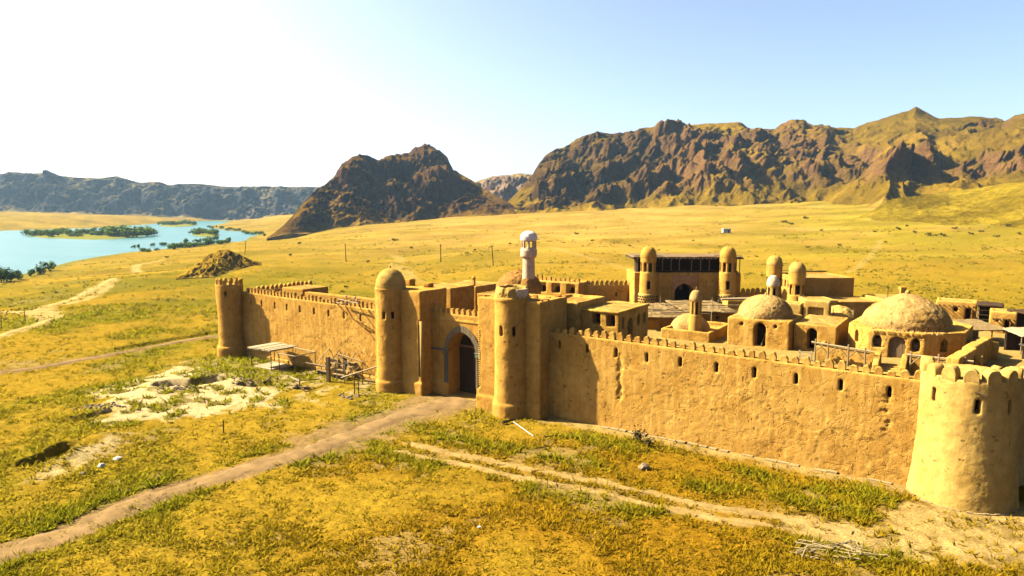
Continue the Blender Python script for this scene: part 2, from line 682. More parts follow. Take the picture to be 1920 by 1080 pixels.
def ground_z(X, Y):
    X = np.asarray(X, float)
    Y = np.asarray(Y, float)
    Ys = np.maximum(Y, 20)
    px = 960 + FPX * X / (Ys * CP + CH * SP_)
    S = np.clip((Ys - 118) / 480.0, 0, None)
    S = np.where(S > 1, 1 + (S - 1) * .35, S ** 1.15)
    S = np.minimum(S, 2.2)
    z = np.interp(px, A_PX, A_Z) * S + np.interp(px, F_PX, F_Z) * sst(620, 1350, Ys)
    # gentle swells
    far = sst(60, 220, Ys)
    z = z + far * (2.1 * fbm(X / 85, Y / 85, None, 3) + .42 * fbm(X / 21, Y / 21 + 3, None, 3)) * (1 - .6 * sst(500, 900, Ys))
    fl = FORT.l(X, Y)
    nearfort = np.exp(-np.clip(np.maximum(-fl[1] - 4, 0), 0, 99) / 7.0)
    z = z + (1 - far) * .22 * fbm(X / 9, Y / 9, None, 4) * (1 - nearfort * .85)
    m = (Y > 90) & (px < 800)
    sdv = np.full(X.shape, 500.0)
    if m.any():
        sdv[m] = river_sd(X[m], Y[m])
    k = sst(0, 95, sdv)
    z = np.where(sdv < 400, -5.75 + (z + 5.75) * k, z)
    z = np.where(sdv < 0, -5.75 - 2.2 * sst(0, 9, -sdv), z)
    for line, hw, dep in DITCHES:
        L = np.array(line)
        mm = (X > L[:, 0].min() - 6) & (X < L[:, 0].max() + 6) & (Y > L[:, 1].min() - 6) & (Y < L[:, 1].max() + 6)
        if mm.any():
            d = seg_dist(X[mm], Y[mm], line)
            d = d + .25 * perlin(X[mm] * 1.3, Y[mm] * 1.3)
            zz = z[mm]
            z[mm] = zz - dep * (1 - sst(hw * .55, hw * 1.25, d))
    for line, hw, dep in BANKS:
        L = np.array(line)
        mm = (X > L[:, 0].min() - 16) & (X < L[:, 0].max() + 16) & (Y > L[:, 1].min() - 16) & (Y < L[:, 1].max() + 16)
        if mm.any():
            d = seg_dist(X[mm], Y[mm], line)
            z[mm] = z[mm] + dep * np.exp(-(d / hw) ** 2)
    return z


def hit(px, py):
    """where the sight line of a photo pixel meets the ground"""
    a, b = (px - 960) / FPX, (540 - py) / FPX
    d = np.array([a, CP + b * SP_, -SP_ + b * CP])
    Y = np.geomspace(19, 1500, 900)
    t = Y / d[1]
    X, Z = d[0] * t, CH + d[2] * t
    g = ground_z(X, Y)
    i = np.argmax(Z < g)
    if i == 0:
        return (X[-1], Y[-1], g[-1])
    u = (Z[i - 1] - g[i - 1]) / ((Z[i - 1] - g[i - 1]) + (g[i] - Z[i]))
    x, y = X[i - 1] + u * (X[i] - X[i - 1]), Y[i - 1] + u * (Y[i] - Y[i - 1])
    return (x, y, float(ground_z(np.array([x]), np.array([y]))[0]))


# paths: photo-measured centre lines
TRACK_UP = [(770, 832), (804, 839), (877, 857), (950, 871), (1019, 884), (1110, 902), (1201, 922), (1312, 946), (1410, 961), (1519, 980), (1600, 1000)]
TRACK_LO = [(740, 846), (790, 857), (892, 875), (965, 893), (1037, 908), (1129, 924), (1220, 948), (1293, 961), (1361, 976), (1444, 987), (1537, 1006), (1600, 1016)]
SANDY = [(1500, 985), (1580, 1003), (1680, 1018), (1800, 1032), (1960, 1045), (2200, 1062)]
GATEPATH = [(868, 748), (835, 757), (790, 768), (740, 784), (690, 803), (640, 822), (600, 838), (560, 852), (450, 884), (380, 905), (300, 928), (210, 962), (150, 990), (60, 1022), (-60, 1062), (-200, 1110)]
SANDTRACKS = [([(-120, 660), (0, 630), (40, 617), (73, 608), (100, 597)], 1.6),
              ([(-80, 586), (0, 585), (43, 585), (75, 580), (93, 573), (140, 560), (173, 543), (200, 529), (213, 522)], 2.0),
              ([(100, 597), (80, 590), (60, 583)], 3.0), ([(75, 580), (95, 592)], 3.0),
              ([(127, 570), (165, 560), (187, 548), (205, 535), (214, 524)], 1.6),
              ([(302, 488), (285, 492), (262, 496), (252, 502), (262, 511)], 2.0)]
GREYPATH = [(-80, 710), (0, 699), (80, 688), (155, 674), (209, 665), (289, 650), (340, 640), (405, 630)]
FARTRACKS = [([(770, 522), (757, 508), (740, 501), (738, 494), (752, 488), (742, 481), (733, 478)], 2.0),
             ([(790, 530), (766, 508), (752, 498)], 1.2),
             ([(1030, 462), (1060, 470), (1100, 480), (1150, 496), (1188, 508)], 1.3),
             ([(1650, 452), (1640, 470), (1620, 490), (1592, 510)], 1.0)]


def smooth_line(pts, n=8):
    P = np.array(pts, float)
    Q = np.vstack([2 * P[0] - P[1], P, 2 * P[-1] - P[-2]])
    out = []
    for i in range(1, len(Q) - 2):
        for t in np.linspace(0, 1, n, endpoint=False):
            a, b, c, d = Q[i - 1], Q[i], Q[i + 1], Q[i + 2]
            out.append(.5 * ((2 * b) + (c - a) * t + (2 * a - 5 * b + 4 * c - d) * t * t + (3 * b - a - 3 * c + d) * t ** 3))
    out.append(P[-1])
    return np.array(out)


def hitline(pts):
    return smooth_line([hit(x, y)[:2] for x, y in pts], 6)


L_UP, L_LO, L_SANDY, L_GATE, L_GREY = [hitline(p) for p in (TRACK_UP, TRACK_LO, SANDY, GATEPATH, GREYPATH)]
L_SAND = [(hitline(p), h) for p, h in SANDTRACKS]
L_FAR = [(hitline(p), h) for p, h in FARTRACKS]
PALE_POLY = np.array([gz(x, y) for x, y in [(150, 745), (225, 708), (300, 688), (340, 665), (395, 690), (470, 702), (560, 735), (545, 765), (470, 775), (400, 792), (250, 805), (120, 812), (160, 790)]])
PALE2 = np.array([gz(x, y) for x, y in [(110, 855), (160, 830), (260, 800), (300, 812), (260, 850), (180, 880), (60, 930), (0, 960), (0, 900)]])


def ground_masks(X, Y):
    """bare (sand), path (earth), pale, green, orange: 0..1"""
    X = np.asarray(X, float)
    Y = np.asarray(Y, float)
    Ys = np.maximum(Y, 20)
    px = 960 + FPX * X / (Ys * CP + CH * SP_)
    py_flat = HZ + FPX * CH / Ys
    n1 = fbm(X / 7, Y / 7, None, 5)
    n2 = fbm(X / 1.7 + 40, Y / 1.7, None, 4)
    n3 = fbm(X / 38 - 20, Y / 38, None, 4)
    nf = fbm(X / .45, Y / .45, None, 3)
    bare = np.zeros(X.shape)
    path = np.zeros(X.shape)

    def near(line, m=8):
        return (X > line[:, 0].min() - m) & (X < line[:, 0].max() + m) & (Y > line[:, 1].min() - m) & (Y < line[:, 1].max() + m)

    def paint(arr, line, hw, soft=.5, jit=.5, val=1.0):
        mm = near(line)
        if mm.any():
            d = seg_dist(X[mm], Y[mm], line) + jit * (.6 * n2[mm] + .35 * nf[mm])
            arr[mm] = np.maximum(arr[mm], val * (1 - sst(hw - soft, hw + soft, d)))

    for l, h in ((L_UP, .42), (L_LO, .34)):
        paint(bare, l, h, .35, .5)
    paint(bare, L_SANDY, 1.5, 1.2, 1.7)
    for l, h in L_SAND:
        paint(bare, l, h * .7, .7, 1.5)
    for l, h in L_FAR:
        paint(bare, l, h * .7, .6, .9, .45)
    paint(path, L_GREY, .9, .5, .5)
    paint(path, L_GATE, 1.35, .35, .45)
    # the gate path widens into trampled earth
    mm = near(L_GATE[:34])
    if mm.any():
        d = seg_dist(X[mm], Y[mm], L_GATE[3:34]) + 2.0 * n1[mm] + 1.1 * n2[mm]
        path[mm] = np.maximum(path[mm], .85 * (1 - sst(1.6, 4.2, d)))
    pale = np.zeros(X.shape)
    for P, val in ((PALE_POLY, 1.0), (PALE2, .75)):
        mm = near(P, 10)
        if mm.any():
            d = seg_dist(X[mm], Y[mm], P, True)
            d = np.where(inside(X[mm], Y[mm], P), d, -d) + 2.6 * n1[mm] + 1.6 * n2[mm]
            pale[mm] = np.maximum(pale[mm], val * sst(-.4, 1.2, d - 1.0) * (1 - .85 * sst(.12, .42, n2[mm] + .5 * n1[mm])))
    s, d = FORT.l(X, Y)
    # trampled strip along the wall foot and in front of the right tower
    foot = sst(-2.2, -.6, d + .9 * n2) * (s > 41) * (s < 67) * (d < 1)
    bare = np.maximum(bare, .8 * foot)
    dt = np.hypot(X - 24.5, Y - 35.2) + 2.5 * n1 + 1.3 * n2
    bare = np.maximum(bare, .85 * (1 - sst(2.6, 5.5, dt)))
    yard = (s > -3) & (s < 24) & (d > -9) & (d < 0)
    pale = np.maximum(pale, np.where(yard, .6 * sst(-.15, .35, n2 + .4 * n1), 0))
    # random thin spots in the grass
    thin = sst(.28, .62, n1 + .55 * n2) * sst(25, 45, 150 - Ys)
    bare = np.maximum(bare, .55 * thin * (py_flat > 640))
    leftf = sst(330, -100, px) * sst(60, 75, Ys) * (1 - sst(200, 260, Ys))
    bare = np.maximum(bare, leftf * .7 * sst(.3, .7, n3 + .5 * n1))
    green = np.clip(.25 + .2 * sst(900, 300, px) + .9 * n3 + .55 * n1, 0, 1)
    green = green * (.35 + .65 * sst(1350, 150, px)) * (1 - .6 * sst(180, 420, Ys))
    # lush bits: verge of the gate path, foot of the right wall, the dig
    mm = near(L_GATE, 8)
    if mm.any():
        dd = seg_dist(X[mm], Y[mm], L_GATE[20:]) + .6 * n2[mm]
        green[mm] = np.maximum(green[mm], np.exp(-((dd - 2.1) / .9) ** 2) * sst(-.35, .3, n1[mm] + .5 * n2[mm]))
    wg = np.exp(-((d + 3.2 + 1.0 * n2) / 1.7) ** 2) * (s > 43) * (s < 67)
    green = np.maximum(green, .85 * wg * sst(-.5, .2, n1))
    mm = near(L_UP, 8)
    if mm.any():
        dd = seg_dist(X[mm], Y[mm], L_UP)
        green[mm] = np.maximum(green[mm], .8 * np.exp(-((dd - 2.6) / 1.5) ** 2) * sst(-.35, .25, n1[mm]))
    mm = near(PALE_POLY, 6)
    if mm.any():
        green[mm] = np.maximum(green[mm], .95 * sst(.1, .4, n2[mm] + .5 * n1[mm]) * sst(0, 3, np.where(inside(X[mm], Y[mm], PALE_POLY), seg_dist(X[mm], Y[mm], PALE_POLY, True) + 2, 0)))
    orange = sst(-.5, .5, .9 * n3 + .5 * n1 + .35) * sst(56, 44, Ys) * sst(300, 700, px)
    return bare, path, pale, np.clip(green, 0, 1), orange, n1, n2, n3, nf, px, Ys


C_STRAW = np.array((.42, .27, .024))
C_FIELD = np.array((.53, .34, .075))
C_OLIVE = np.array((.26, .215, .020))
C_GREEN = np.array((.17, .17, .012))
C_ORANGE = np.array((.38, .195, .012))
C_BARE = np.array((.60, .42, .15))
C_PATH = np.array((.36, .235, .105))
C_PALE = np.array((.74, .57, .28))


def lerp(a, b, t):
    return a + (b - a) * t[:, None]


def ground_col(X, Y):
    bare, path, pale, green, orange, n1, n2, n3, nf, px, Ys = ground_masks(X, Y)
    c = np.repeat(C_STRAW[None], len(X), 0)
    far = sst(95, 260, Ys)
    c = lerp(c, C_FIELD, sst(130, 330, Ys) * (.45 + .55 * sst(400, 900, px)))
    c = lerp(c, C_OLIVE, np.clip(.55 + .9 * n3 + .5 * n1, 0, 1) * (1 - .55 * far) * sst(1250, 450, px) * .95)
    c = lerp(c, np.array((.38, .295, .026)), .9 * far * sst(1150, 1650, px) * sst(-.5, .3, n3 + .2))
    c = lerp(c, C_ORANGE, orange * .95)
    c = lerp(c, C_GREEN, green * (.75 - .35 * far))
    # streaky growth on the far plain
    st = fbm(X / 70 + 9, Y / 22, None, 4)
    c = c * (1 + far * .42 * st + .12 * n2 * (1 - far))[:, None]
    c = lerp(c, np.array((.27, .205, .018)), far * .62 * sst(.0, .55, fbm(X / 26, Y / 13 + 7, None, 4)))
    c = lerp(c, C_BARE, bare * .95)
    c = lerp(c, C_PATH, path * .95)
    c = lerp(c, C_PALE, pale)
    c = c * (1 + (.14 * nf - .22 * sst(-.1, .45, n2 + .7 * n1)) * (1 - far) + .05 * nf)[:, None]
    # soil on the walls of ditches
    for line, hw, dep in DITCHES[:4]:
        dd = seg_dist(X, Y, line) if len(X) < 5000 else None
    wet = sst(8, 0, river_sd(X, Y)) * (px < 520) * (Ys > 110)
    c = lerp(c, np.array((.25, .24, .06)), wet * .8)
    return np.clip(c, 0.005, 1)


def build_ground():
    rows = [-90, -40, -5, 12, 18]
    py = 1240.0
    while py > 392.5:
        y = FPX * CH / (py - HZ)
        if y > 20 and y < 2000:
            rows.append(y)
        py -= 2.6 if py > 1090 else (1.7 if py > 560 else (1.25 if py > 425 else .9))
    rows += [2100, 2400, 2800, 3400, 4200]
    rows = np.array(rows)
    a = np.concatenate([np.linspace(-1.9, -.85, 40, endpoint=False), np.linspace(-.85, .85, 620, endpoint=False), np.linspace(.85, 1.9, 41)])
    Yg = np.repeat(rows[:, None], len(a), 1)
    Xg = a[None] * np.maximum(rows, 20)[:, None]
    X, Y = Xg.ravel(), Yg.ravel()
    Z = ground_z(X, Y)
    # small-scale lumps where the sheet is fine enough
    nearm = sst(140, 60, Y) * (Y > 15)
    fd = FORT.l(X, Y)[1]
    Z = Z + nearm * .05 * fbm(X * 1.1, Y * 1.1, None, 3) * sst(-.3, -2.0, fd)
    nr, nc = Xg.shape
    idx = np.arange(nr * nc).reshape(nr, nc)
    F = np.stack([idx[:-1, :-1], idx[:-1, 1:], idx[1:, 1:], idx[1:, :-1]], -1).reshape(-1, 4)
    me = np_mesh('ground', np.stack([X, Y, Z], 1), F)
    set_col(me, ground_col(X, Y))
    me.polygons.foreach_set('use_smooth', [True] * len(me.polygons))
    o = link('ground', me, M['ground'])
    tag(o, kind='structure')


build_ground()


def strip(name, line, hw, z=.03, jit=.25, n=7, closed=False):
    """an earth track draped just above the ground, with ragged edges"""
    P = np.array(line)
    # resample
    seg = np.hypot(*np.diff(P, axis=0).T)
    s = np.concatenate([[0], np.cumsum(seg)])
    step = max(.35, s[-1] / 260)
    q = np.arange(0, s[-1], step)
    P = np.stack([np.interp(q, s, P[:, 0]), np.interp(q, s, P[:, 1])], 1)
    T = np.gradient(P, axis=0)
    T /= np.linalg.norm(T, axis=1)[:, None]
    Nn = np.stack([-T[:, 1], T[:, 0]], 1)
    u = np.linspace(-1, 1, n)
    hwv = hw(q / s[-1]) if callable(hw) else np.full(len(q), hw)
    e1 = 1 + jit * fbm(q / 1.4, q * 0 + 3.1, None, 4)
    e2 = 1 + jit * fbm(q / 1.4, q * 0 + 77.1, None, 4)
    off = u[None] * hwv[:, None] * np.where(u[None] < 0, e1[:, None], e2[:, None])
    X = (P[:, :1] + Nn[:, :1] * off).ravel()
    Y = (P[:, 1:] + Nn[:, 1:] * off).ravel()
    Z = ground_z(X, Y) + z + .05
    edge = np.abs(np.repeat(u[None], len(q), 0).ravel()) > .99
    Z = np.where(edge, Z - .09, Z)
    nr, nc = len(q), n
    idx = np.arange(nr * nc).reshape(nr, nc)
    F = np.stack([idx[:-1, :-1], idx[1:, :-1], idx[1:, 1:], idx[:-1, 1:]], -1).reshape(-1, 4)
    me = np_mesh(name, np.stack([X, Y, Z], 1), F)
    n2 = fbm(X / 1.1, Y / 1.1, None, 4)
    g = sst(.2, .75, fbm(X / 3.0, Y / 3.0 + 5, None, 3))
    return me, X, Y, n2, g


def make_path(name, line, hw, c, z=.03, jit=.25, label=None):
    me, X, Y, n2, g = strip(name, line, hw, z, jit)
    cc = np.repeat(np.array(c)[None], len(X), 0) * (1 + .32 * n2)[:, None]
    cc = lerp(cc, np.array(c) * np.array((1.3, 1.3, 1.25)), g * .6)
    set_col(me, np.clip(cc, .01, 1))
    me.polygons.foreach_set('use_smooth', [True] * len(me.polygons))
    o = link(name, me, M['path'])
    tag(o, label=label, kind='structure')


make_path('dirt_path', L_GATE, lambda t: .95 + .1 * np.sin(t * 17) + .5 * np.exp(-((t - .06) / .08) ** 2), C_PATH, .03, .6)
make_path('wheel_track', L_UP, .30, np.array((.46, .31, .11)), .02, .45)
make_path('wheel_track', L_LO, .24, np.array((.46, .31, .11)), .02, .45)
make_path('grey_path', L_GREY, .75, C_PATH * .95, .03, .3)
for l, h in L_SAND[:2]:
    make_path('sandy_track', l, h * .42, C_BARE, .04, .6)

# river
xs = np.array([-2600, 260.0])
mbw = MB()
mbw.prism([(-2600, 110), (60, 110), (-40, 400), (20, 700), (-300, 1500), (-300, 2100), (-2600, 2100)], -8.2, ZW)
tag(link('river', mbw.mesh('river'), M['water']), kind='structure')


# ------------------------------------------------------------------ hills
def hill(name, sky_pts, base_pts, yb, yt, step, nt, prof, amp, wl, cols, rock_fn, seed, back=.8, skirt=6, cliff=0.0, mat='hill', silh=.35, yfreq=.55, foot_col=(.50, .33, .06), knob=1.0):
    sx, sy = np.array(sky_pts).T
    bx, by = np.array(base_pts).T
    px = np.arange(sx[0], sx[-1] + .01, step)
    ys, yb_ = np.interp(px, sx, sy), np.interp(px, bx, by)
    YB = np.interp(px, *np.array(yb).T)
    YT = np.interp(px, *np.array(yt).T)
    a = (px - 960) / FPX

    def lift(py, Y):
        b = (540 - py) / FPX
        t = Y / (CP + b * SP_)
        return a * t, (-SP_ + b * CP) * t + CH
    XB, ZB = lift(yb_, YB)
    XT, ZT = lift(ys, YT)
    T = np.concatenate([np.linspace(-.05, 1, nt), np.linspace(1, 1 + back, max(6, nt // 5))[1:]])
    t = T[:, None]
    tf = np.clip(t, 0, 1)
    X = XB + (XT - XB) * t
    Y = YB + (YT - YB) * t
    H = (ZT - ZB)
    pr = prof(tf, px[None])
    Z = ZB + H * pr
    Z = np.where(t > 1, ZT - H * .5 * ((t - 1) / back) ** 1.5, Z)
    Z = np.where(t < 0, ZB - skirt * (-t / .05), Z)
    env = np.sin(np.pi * np.clip(tf, 0, 1) ** .8) ** .8
    env = np.where(t > 1, .15, np.maximum(env, silh * sst(.6, 1, tf)))
    env = np.where(t < 0, 0, env)
    wx = fbm(X / wl / 2 + seed, Y / wl / 2, Z / wl, 3)
    wy = fbm(X / wl / 2, Y / wl / 2 + seed, Z / wl, 3)
    g = .75 * ridged(X / wl + .7 * wx + seed, Y / wl * yfreq + .7 * wy, Z / wl * .3, 3) + .25 * ridged(X / wl * 2.3 - seed, Y / wl * 1.9 + wx, Z / wl * 1.1, 4)
    g2 = ridged(X / wl * 3.1 + seed, Y / wl * 2.1 + wy, Z / wl * 1.6, 4)
    hs = np.maximum(H, 6)
    dz = amp * hs * env * ((g - .55) * 1.0 + .20 * (g2 - .5))
    rk = rock_fn(tf, px[None], X, Y, g)
    fine = ridged(X / wl * 8 + seed, Y / wl * 6, Z / wl * 7, 3) - .5
    Z = Z + dz + rk * fine * np.minimum(hs * .035, 3.2) * np.where(t > 1, .4, np.clip(tf * 3, 0, 1))
    # overhanging relief towards and away from the camera
    Y = Y - env * cliff * hs * (g - .5) * 1.2 - rk * env * hs * .05 * (g2 - .5) * 2
    X = X + rk * env * hs * .05 * wx
    # knobs with sharp creases on the bare rock
    kk = np.clip(hs / 90, .05, 1.3) * rk * np.where(t > 1, .3, sst(.02, .3, tf)) * knob
    dsp = 0
    for sc_, am_ in ((52, 20), (21, 9.5), (9, 4.6), (4.2, 2.2)):
        q_ = np.abs(perlin(X / sc_ + seed * 3, Y / sc_ * .8, Z / sc_ * .55 + seed))
        dsp = dsp + am_ * (np.minimum(q_ * 2.2, 1.0) - .45)
    kk = kk * (1 - .5 * sst(.85, 1, tf))
    Y = Y - kk * dsp * .75
    Z = Z + kk * dsp * .55 * (1 - .75 * sst(.72, .95, t))
    nr, nc = X.shape
    V = np.stack([X.ravel(), Y.ravel(), Z.ravel()], 1)
    idx = np.arange(nr * nc).reshape(nr, nc)
    F = np.stack([idx[:-1, :-1], idx[:-1, 1:], idx[1:, 1:], idx[1:, :-1]], -1).reshape(-1, 4)
    me = np_mesh(name, V, F)
    P = V.reshape(nr, nc, 3)
    du = np.gradient(P, axis=1)
    dv = np.gradient(P, axis=0)
    nn = np.cross(du, dv)
    nn /= np.linalg.norm(nn, axis=2)[..., None] + 1e-9
    steep = 1 - np.abs(nn[..., 2])
    nz = fbm(X / wl * 2 + 50, Y / wl * 2, Z / wl * 2, 4)
    rockm = np.clip(rk * 1.1 * sst(.16, .42, steep + .16 * nz) + .35 * rk * sst(.1, .5, nz), 0, 1)
    rock, rock2, grass, grass2 = [np.array(c) for c in cols]
    q = sst(-.4, .5, fbm(X / wl / 1.5, Y / wl / 1.5, Z / wl, 4))
    gq = sst(-.45, .45, fbm(X / wl / 1.1 + 9, Y / wl / 1.1, None, 5))
    cr = rock + (rock2 - rock) * q[..., None]
    cg = grass + (grass2 - grass) * gq[..., None]
    c = cg + (cr - cg) * rockm[..., None]
    foot = (1 - sst(.0, .16, tf + .10 * nz)) * .85 * np.ones_like(X)
    c = c + (np.array(foot_col) - c) * foot[..., None]
    c = c * (1 + .25 * fbm(X / wl * 7, Y / wl * 7, Z / wl * 7, 3))[..., None]
    set_col(me, np.clip(c, .01, 1).reshape(-1, 3))
    me.polygons.foreach_set('use_smooth', [True] * len(me.polygons))
    o = link(name, me, M[mat])
    tag(o, kind='structure')
    return o


def P_mid(t, px):
    return .18 * t + .82 * t ** 1.15


def P_right(t, px):
    rocky = .30 * np.clip(t / .45, 0, 1) ** 1.5 + .70 * sst(.30, 1.0, t) ** .85
    slope = .12 * t + .88 * t ** 1.35
    k = sst(1420, 1650, px)
    return rocky * (1 - k) + slope * k


def P_cliff(t, px):
    return .22 * t ** 1.2 + .78 * sst(.18, .9, t)


hill('middle_mountain',
     [(500, 446), (512, 438), (530, 424), (545, 408), (565, 386), (590, 360), (615, 342), (632, 323), (648, 303), (664, 293), (690, 290), (705, 296), (718, 294), (735, 287), (752, 290), (765, 287), (780, 275), (795, 269), (815, 279), (838, 293), (850, 318), (880, 335), (905, 352), (930, 366), (952, 378), (980, 398), (1000, 408)],
     [(500, 447), (530, 440), (600, 437), (700, 427), (800, 416), (870, 409), (920, 404), (1000, 410)],
     [(500, 470), (530, 490), (600, 540), (800, 600), (1000, 640)], [(500, 480), (560, 560), (650, 690), (800, 790), (900, 740), (1000, 650)],
     1.2, 150, P_mid, .46, 85, [(.12, .063, .038), (.066, .037, .026), (.29, .165, .018), (.17, .092, .013)],
     lambda t, px, X, Y, g: np.clip(.5 + .75 * sst(.12, .5, t + .25 * (g - .5)), 0, 1), 3.3, cliff=.10, silh=.22)
hill('mountain_range',
     [(905, 412), (925, 400), (945, 385), (965, 365), (985, 345), (1000, 325), (1010, 305), (1022, 290), (1040, 278), (1060, 272), (1080, 258), (1100, 250), (1120, 245), (1150, 249), (1170, 248), (1200, 243), (1250, 237), (1300, 233), (1350, 231), (1390, 230), (1405, 238), (1430, 240), (1455, 240), (1470, 230), (1485, 224), (1500, 227), (1520, 237), (1560, 237), (1600, 240), (1625, 228), (1650, 220), (1680, 210), (1705, 205), (1718, 198), (1735, 208), (1760, 220), (1800, 222), (1840, 220), (1880, 226), (1900, 216), (1920, 210), (2000, 200), (2150, 215), (2400, 235)],
     [(905, 412), (950, 405), (1000, 407), (1100, 408), (1200, 404), (1300, 396), (1400, 388), (1500, 388), (1600, 392), (1650, 392), (1750, 386), (1920, 376), (2150, 366), (2400, 360)],
     [(905, 640), (1100, 600), (1300, 560), (1500, 520), (1650, 460), (1920, 370), (2400, 300)], [(905, 650), (960, 760), (1020, 840), (1200, 900), (1500, 860), (1720, 800), (1920, 720), (2400, 600)],
     1.45, 210, P_right, .46, 150, [(.21, .112, .042), (.10, .057, .024), (.31, .195, .014), (.16, .105, .008)],
     lambda t, px, X, Y, g: np.clip((.06 + 1.05 * sst(.26, .52, t + .5 * (g - .5) + .12 * sst(1350, 1000, px))) * (1 - .8 * sst(1330, 1700, px) * sst(.25, .65, fbm(X / 120, Y / 90, None, 3) + .5)) * (1 - .9 * sst(.72, .88, t) * sst(1170, 1240, px) * sst(1420, 1380, px)), 0, 1), 8.1, cliff=.16, silh=.16)
hill('far_cliffs',
     [(-900, 330), (-500, 335), (-200, 325), (0, 325), (45, 326), (95, 324), (120, 331), (150, 333), (185, 334), (218, 329), (245, 337), (262, 341), (300, 341), (318, 347), (345, 344), (370, 343), (395, 346), (420, 349), (480, 349), (540, 350), (580, 350), (660, 354)],
     [(-900, 392), (-300, 392), (0, 396), (100, 399), (200, 403), (330, 410), (430, 413), (520, 407), (600, 402), (660, 402)],
     [(-900, 1250), (0, 1280), (300, 1330), (660, 1400)], [(-900, 1500), (0, 1500), (300, 1520), (660, 1650)],
     1.5, 110, P_cliff, .40, 130, [(.062, .068, .10), (.036, .044, .075), (.30, .24, .10), (.16, .135, .08)],  # blue of distant haze is mixed into these cliff colours
     lambda t, px, X, Y, g: np.clip(.1 + 1.1 * sst(.16, .34, t + .22 * (g - .5)) * (1 - .7 * sst(.93, 1.0, t)), 0, 1), 14.2, cliff=.3, silh=.12)
hill('distant_hill',
     [(860, 352), (880, 345), (900, 337), (925, 331), (950, 327), (975, 324), (992, 326), (1010, 330), (1040, 345)],
     [(860, 385), (1040, 385)], [(860, 1000), (1040, 1000)], [(860, 1150), (1040, 1150)],
     1.4, 60, P_cliff, .4, 90, [(.26, .17, .13), (.20, .13, .10), (.40, .28, .12), (.32, .20, .08)],
     lambda t, px, X, Y, g: np.clip(.2 + sst(.2, .5, t), 0, 1), 21.0, cliff=.2, silh=.15)
hill('foothill',
     [(1590, 412), (1610, 407), (1632, 398), (1648, 387), (1662, 377), (1690, 369), (1730, 366), (1780, 357), (1830, 352), (1880, 343), (1920, 340), (2100, 330), (2300, 330)],
     [(1590, 418), (1640, 420), (1700, 424), (1800, 432), (1920, 444), (2300, 470)],
     [(1590, 350), (1700, 325), (1920, 255), (2300, 200)], [(1590, 362), (1662, 385), (1780, 410), (1920, 360), (2300, 300)],
     1.3, 90, lambda t, px: .75 * t + .25 * t ** 2, .22, 45, [(.20, .115, .035), (.12, .075, .02), (.36, .26, .02), (.22, .155, .012)],
     lambda t, px, X, Y, g: np.clip(.75 * sst(.25, .6, fbm(X / 16, Y / 16, None, 4) + .5 * (g - .5)) * sst(.1, .3, t), 0, 1), 31.0, skirt=3, silh=.3, knob=.35, foot_col=(.40, .30, .03))
hill('rocky_mound',
     [(330, 521), (348, 512), (362, 500), (378, 486), (393, 475), (410, 468), (428, 468), (443, 474), (458, 482), (472, 489), (490, 495)],
     [(330, 522), (360, 521), (400, 520), (430, 510), (460, 498), (490, 496)],
     [(330, 172), (400, 178), (490, 206)], [(330, 176), (400, 200), (490, 212)],
     .8, 60, lambda t, px: np.sin(t * math.pi / 2) ** 1.1, .5, 6.0, [(.22, .125, .045), (.12, .07, .03), (.46, .30, .03), (.30, .18, .02)],
     lambda t, px, X, Y, g: np.clip(sst(.4, .8, t + .6 * (g - .5)) * sst(362, 402, px) + .12 * sst(.2, .5, fbm(X / 4, Y / 4, None, 3)), 0, 1), 5.0, cliff=.05, skirt=2, mat='mound', silh=.3, knob=1.2)

# ------------------------------------------------------------------ fort: shared small pieces
ZC = 4.8                                   # level of the court inside the walls


def merlon_mesh(wd, h, th, seed):
    rnd = random.Random(seed)
    out = [(-wd / 2, -.06), (-wd / 2 * 1.02, h * .45)]
    for i in range(1, 6):
        t = math.pi * (1 - i / 6)
        out.append((wd / 2 * math.cos(t) * 1.0, h * .45 + h * .55 * math.sin(t) ** .85))
    out += [(wd / 2 * 1.02, h * .45), (wd / 2, -.06)]
    out = [(x + rnd.uniform(-.02, .02), z + (rnd.uniform(-.025, .025) if z > 0 else 0)) for x, z in out]
    n = len(out)
    cx, cz = 0, h * .4
    rings = []
    for y, k in ((-th / 2, .93), (-th / 2 + .035, 1), (th / 2 - .035, 1), (th / 2, .93)):
        rings.append([(cx + (x - cx) * k, y + rnd.uniform(-.015, .015), (cz + (z - cz) * k) if z > 0 else z) for x, z in out])
    v = [p for r in rings for p in r]
    f = [tuple(range(n)), tuple(range(3 * n, 4 * n))[::-1]]
    for r in range(3):
        for i in range(n - 1):
            f.append((r * n + i, (r + 1) * n + i, (r + 1) * n + i + 1, r * n + i + 1))
    me = bpy.data.meshes.new('merlon')
    me.from_pydata(v, [], f)
    bm = bmesh.new()
    bm.from_mesh(me)
    bmesh.ops.recalc_face_normals(bm, faces=bm.faces)
    bm.to_mesh(me)
    bm.free()
    me.polygons.foreach_set('use_smooth', [len(p.vertices) == 4 for p in me.polygons])
    return me


MER_L = [merlon_mesh(.38, .62, .34, i) for i in range(4)]
MER_R = [merlon_mesh(.47, .58, .34, 10 + i) for i in range(5)]
MER_F = [merlon_mesh(.46, .62, .34, 20 + i) for i in range(3)]
MER_D = [merlon_mesh(.74, .70, .62, 30 + i) for i in range(4)]
for me_, k in [(m_, 'mud_brown' if i % 3 == 1 else 'mud') for i, m_ in enumerate(MER_L + MER_R)]:
    me_.materials.append(M[k])
for me_ in MER_F:
    me_.materials.append(M['mud_smooth'])
for me_ in MER_D:
    me_.materials.append(M['mud_pale'])

_slit = MB().box(-.13, .13, 0, .05, 0, .85).mesh('arrow_slit')
_slit.materials.append(M['void'])  # dark plate standing for the shade within the slit


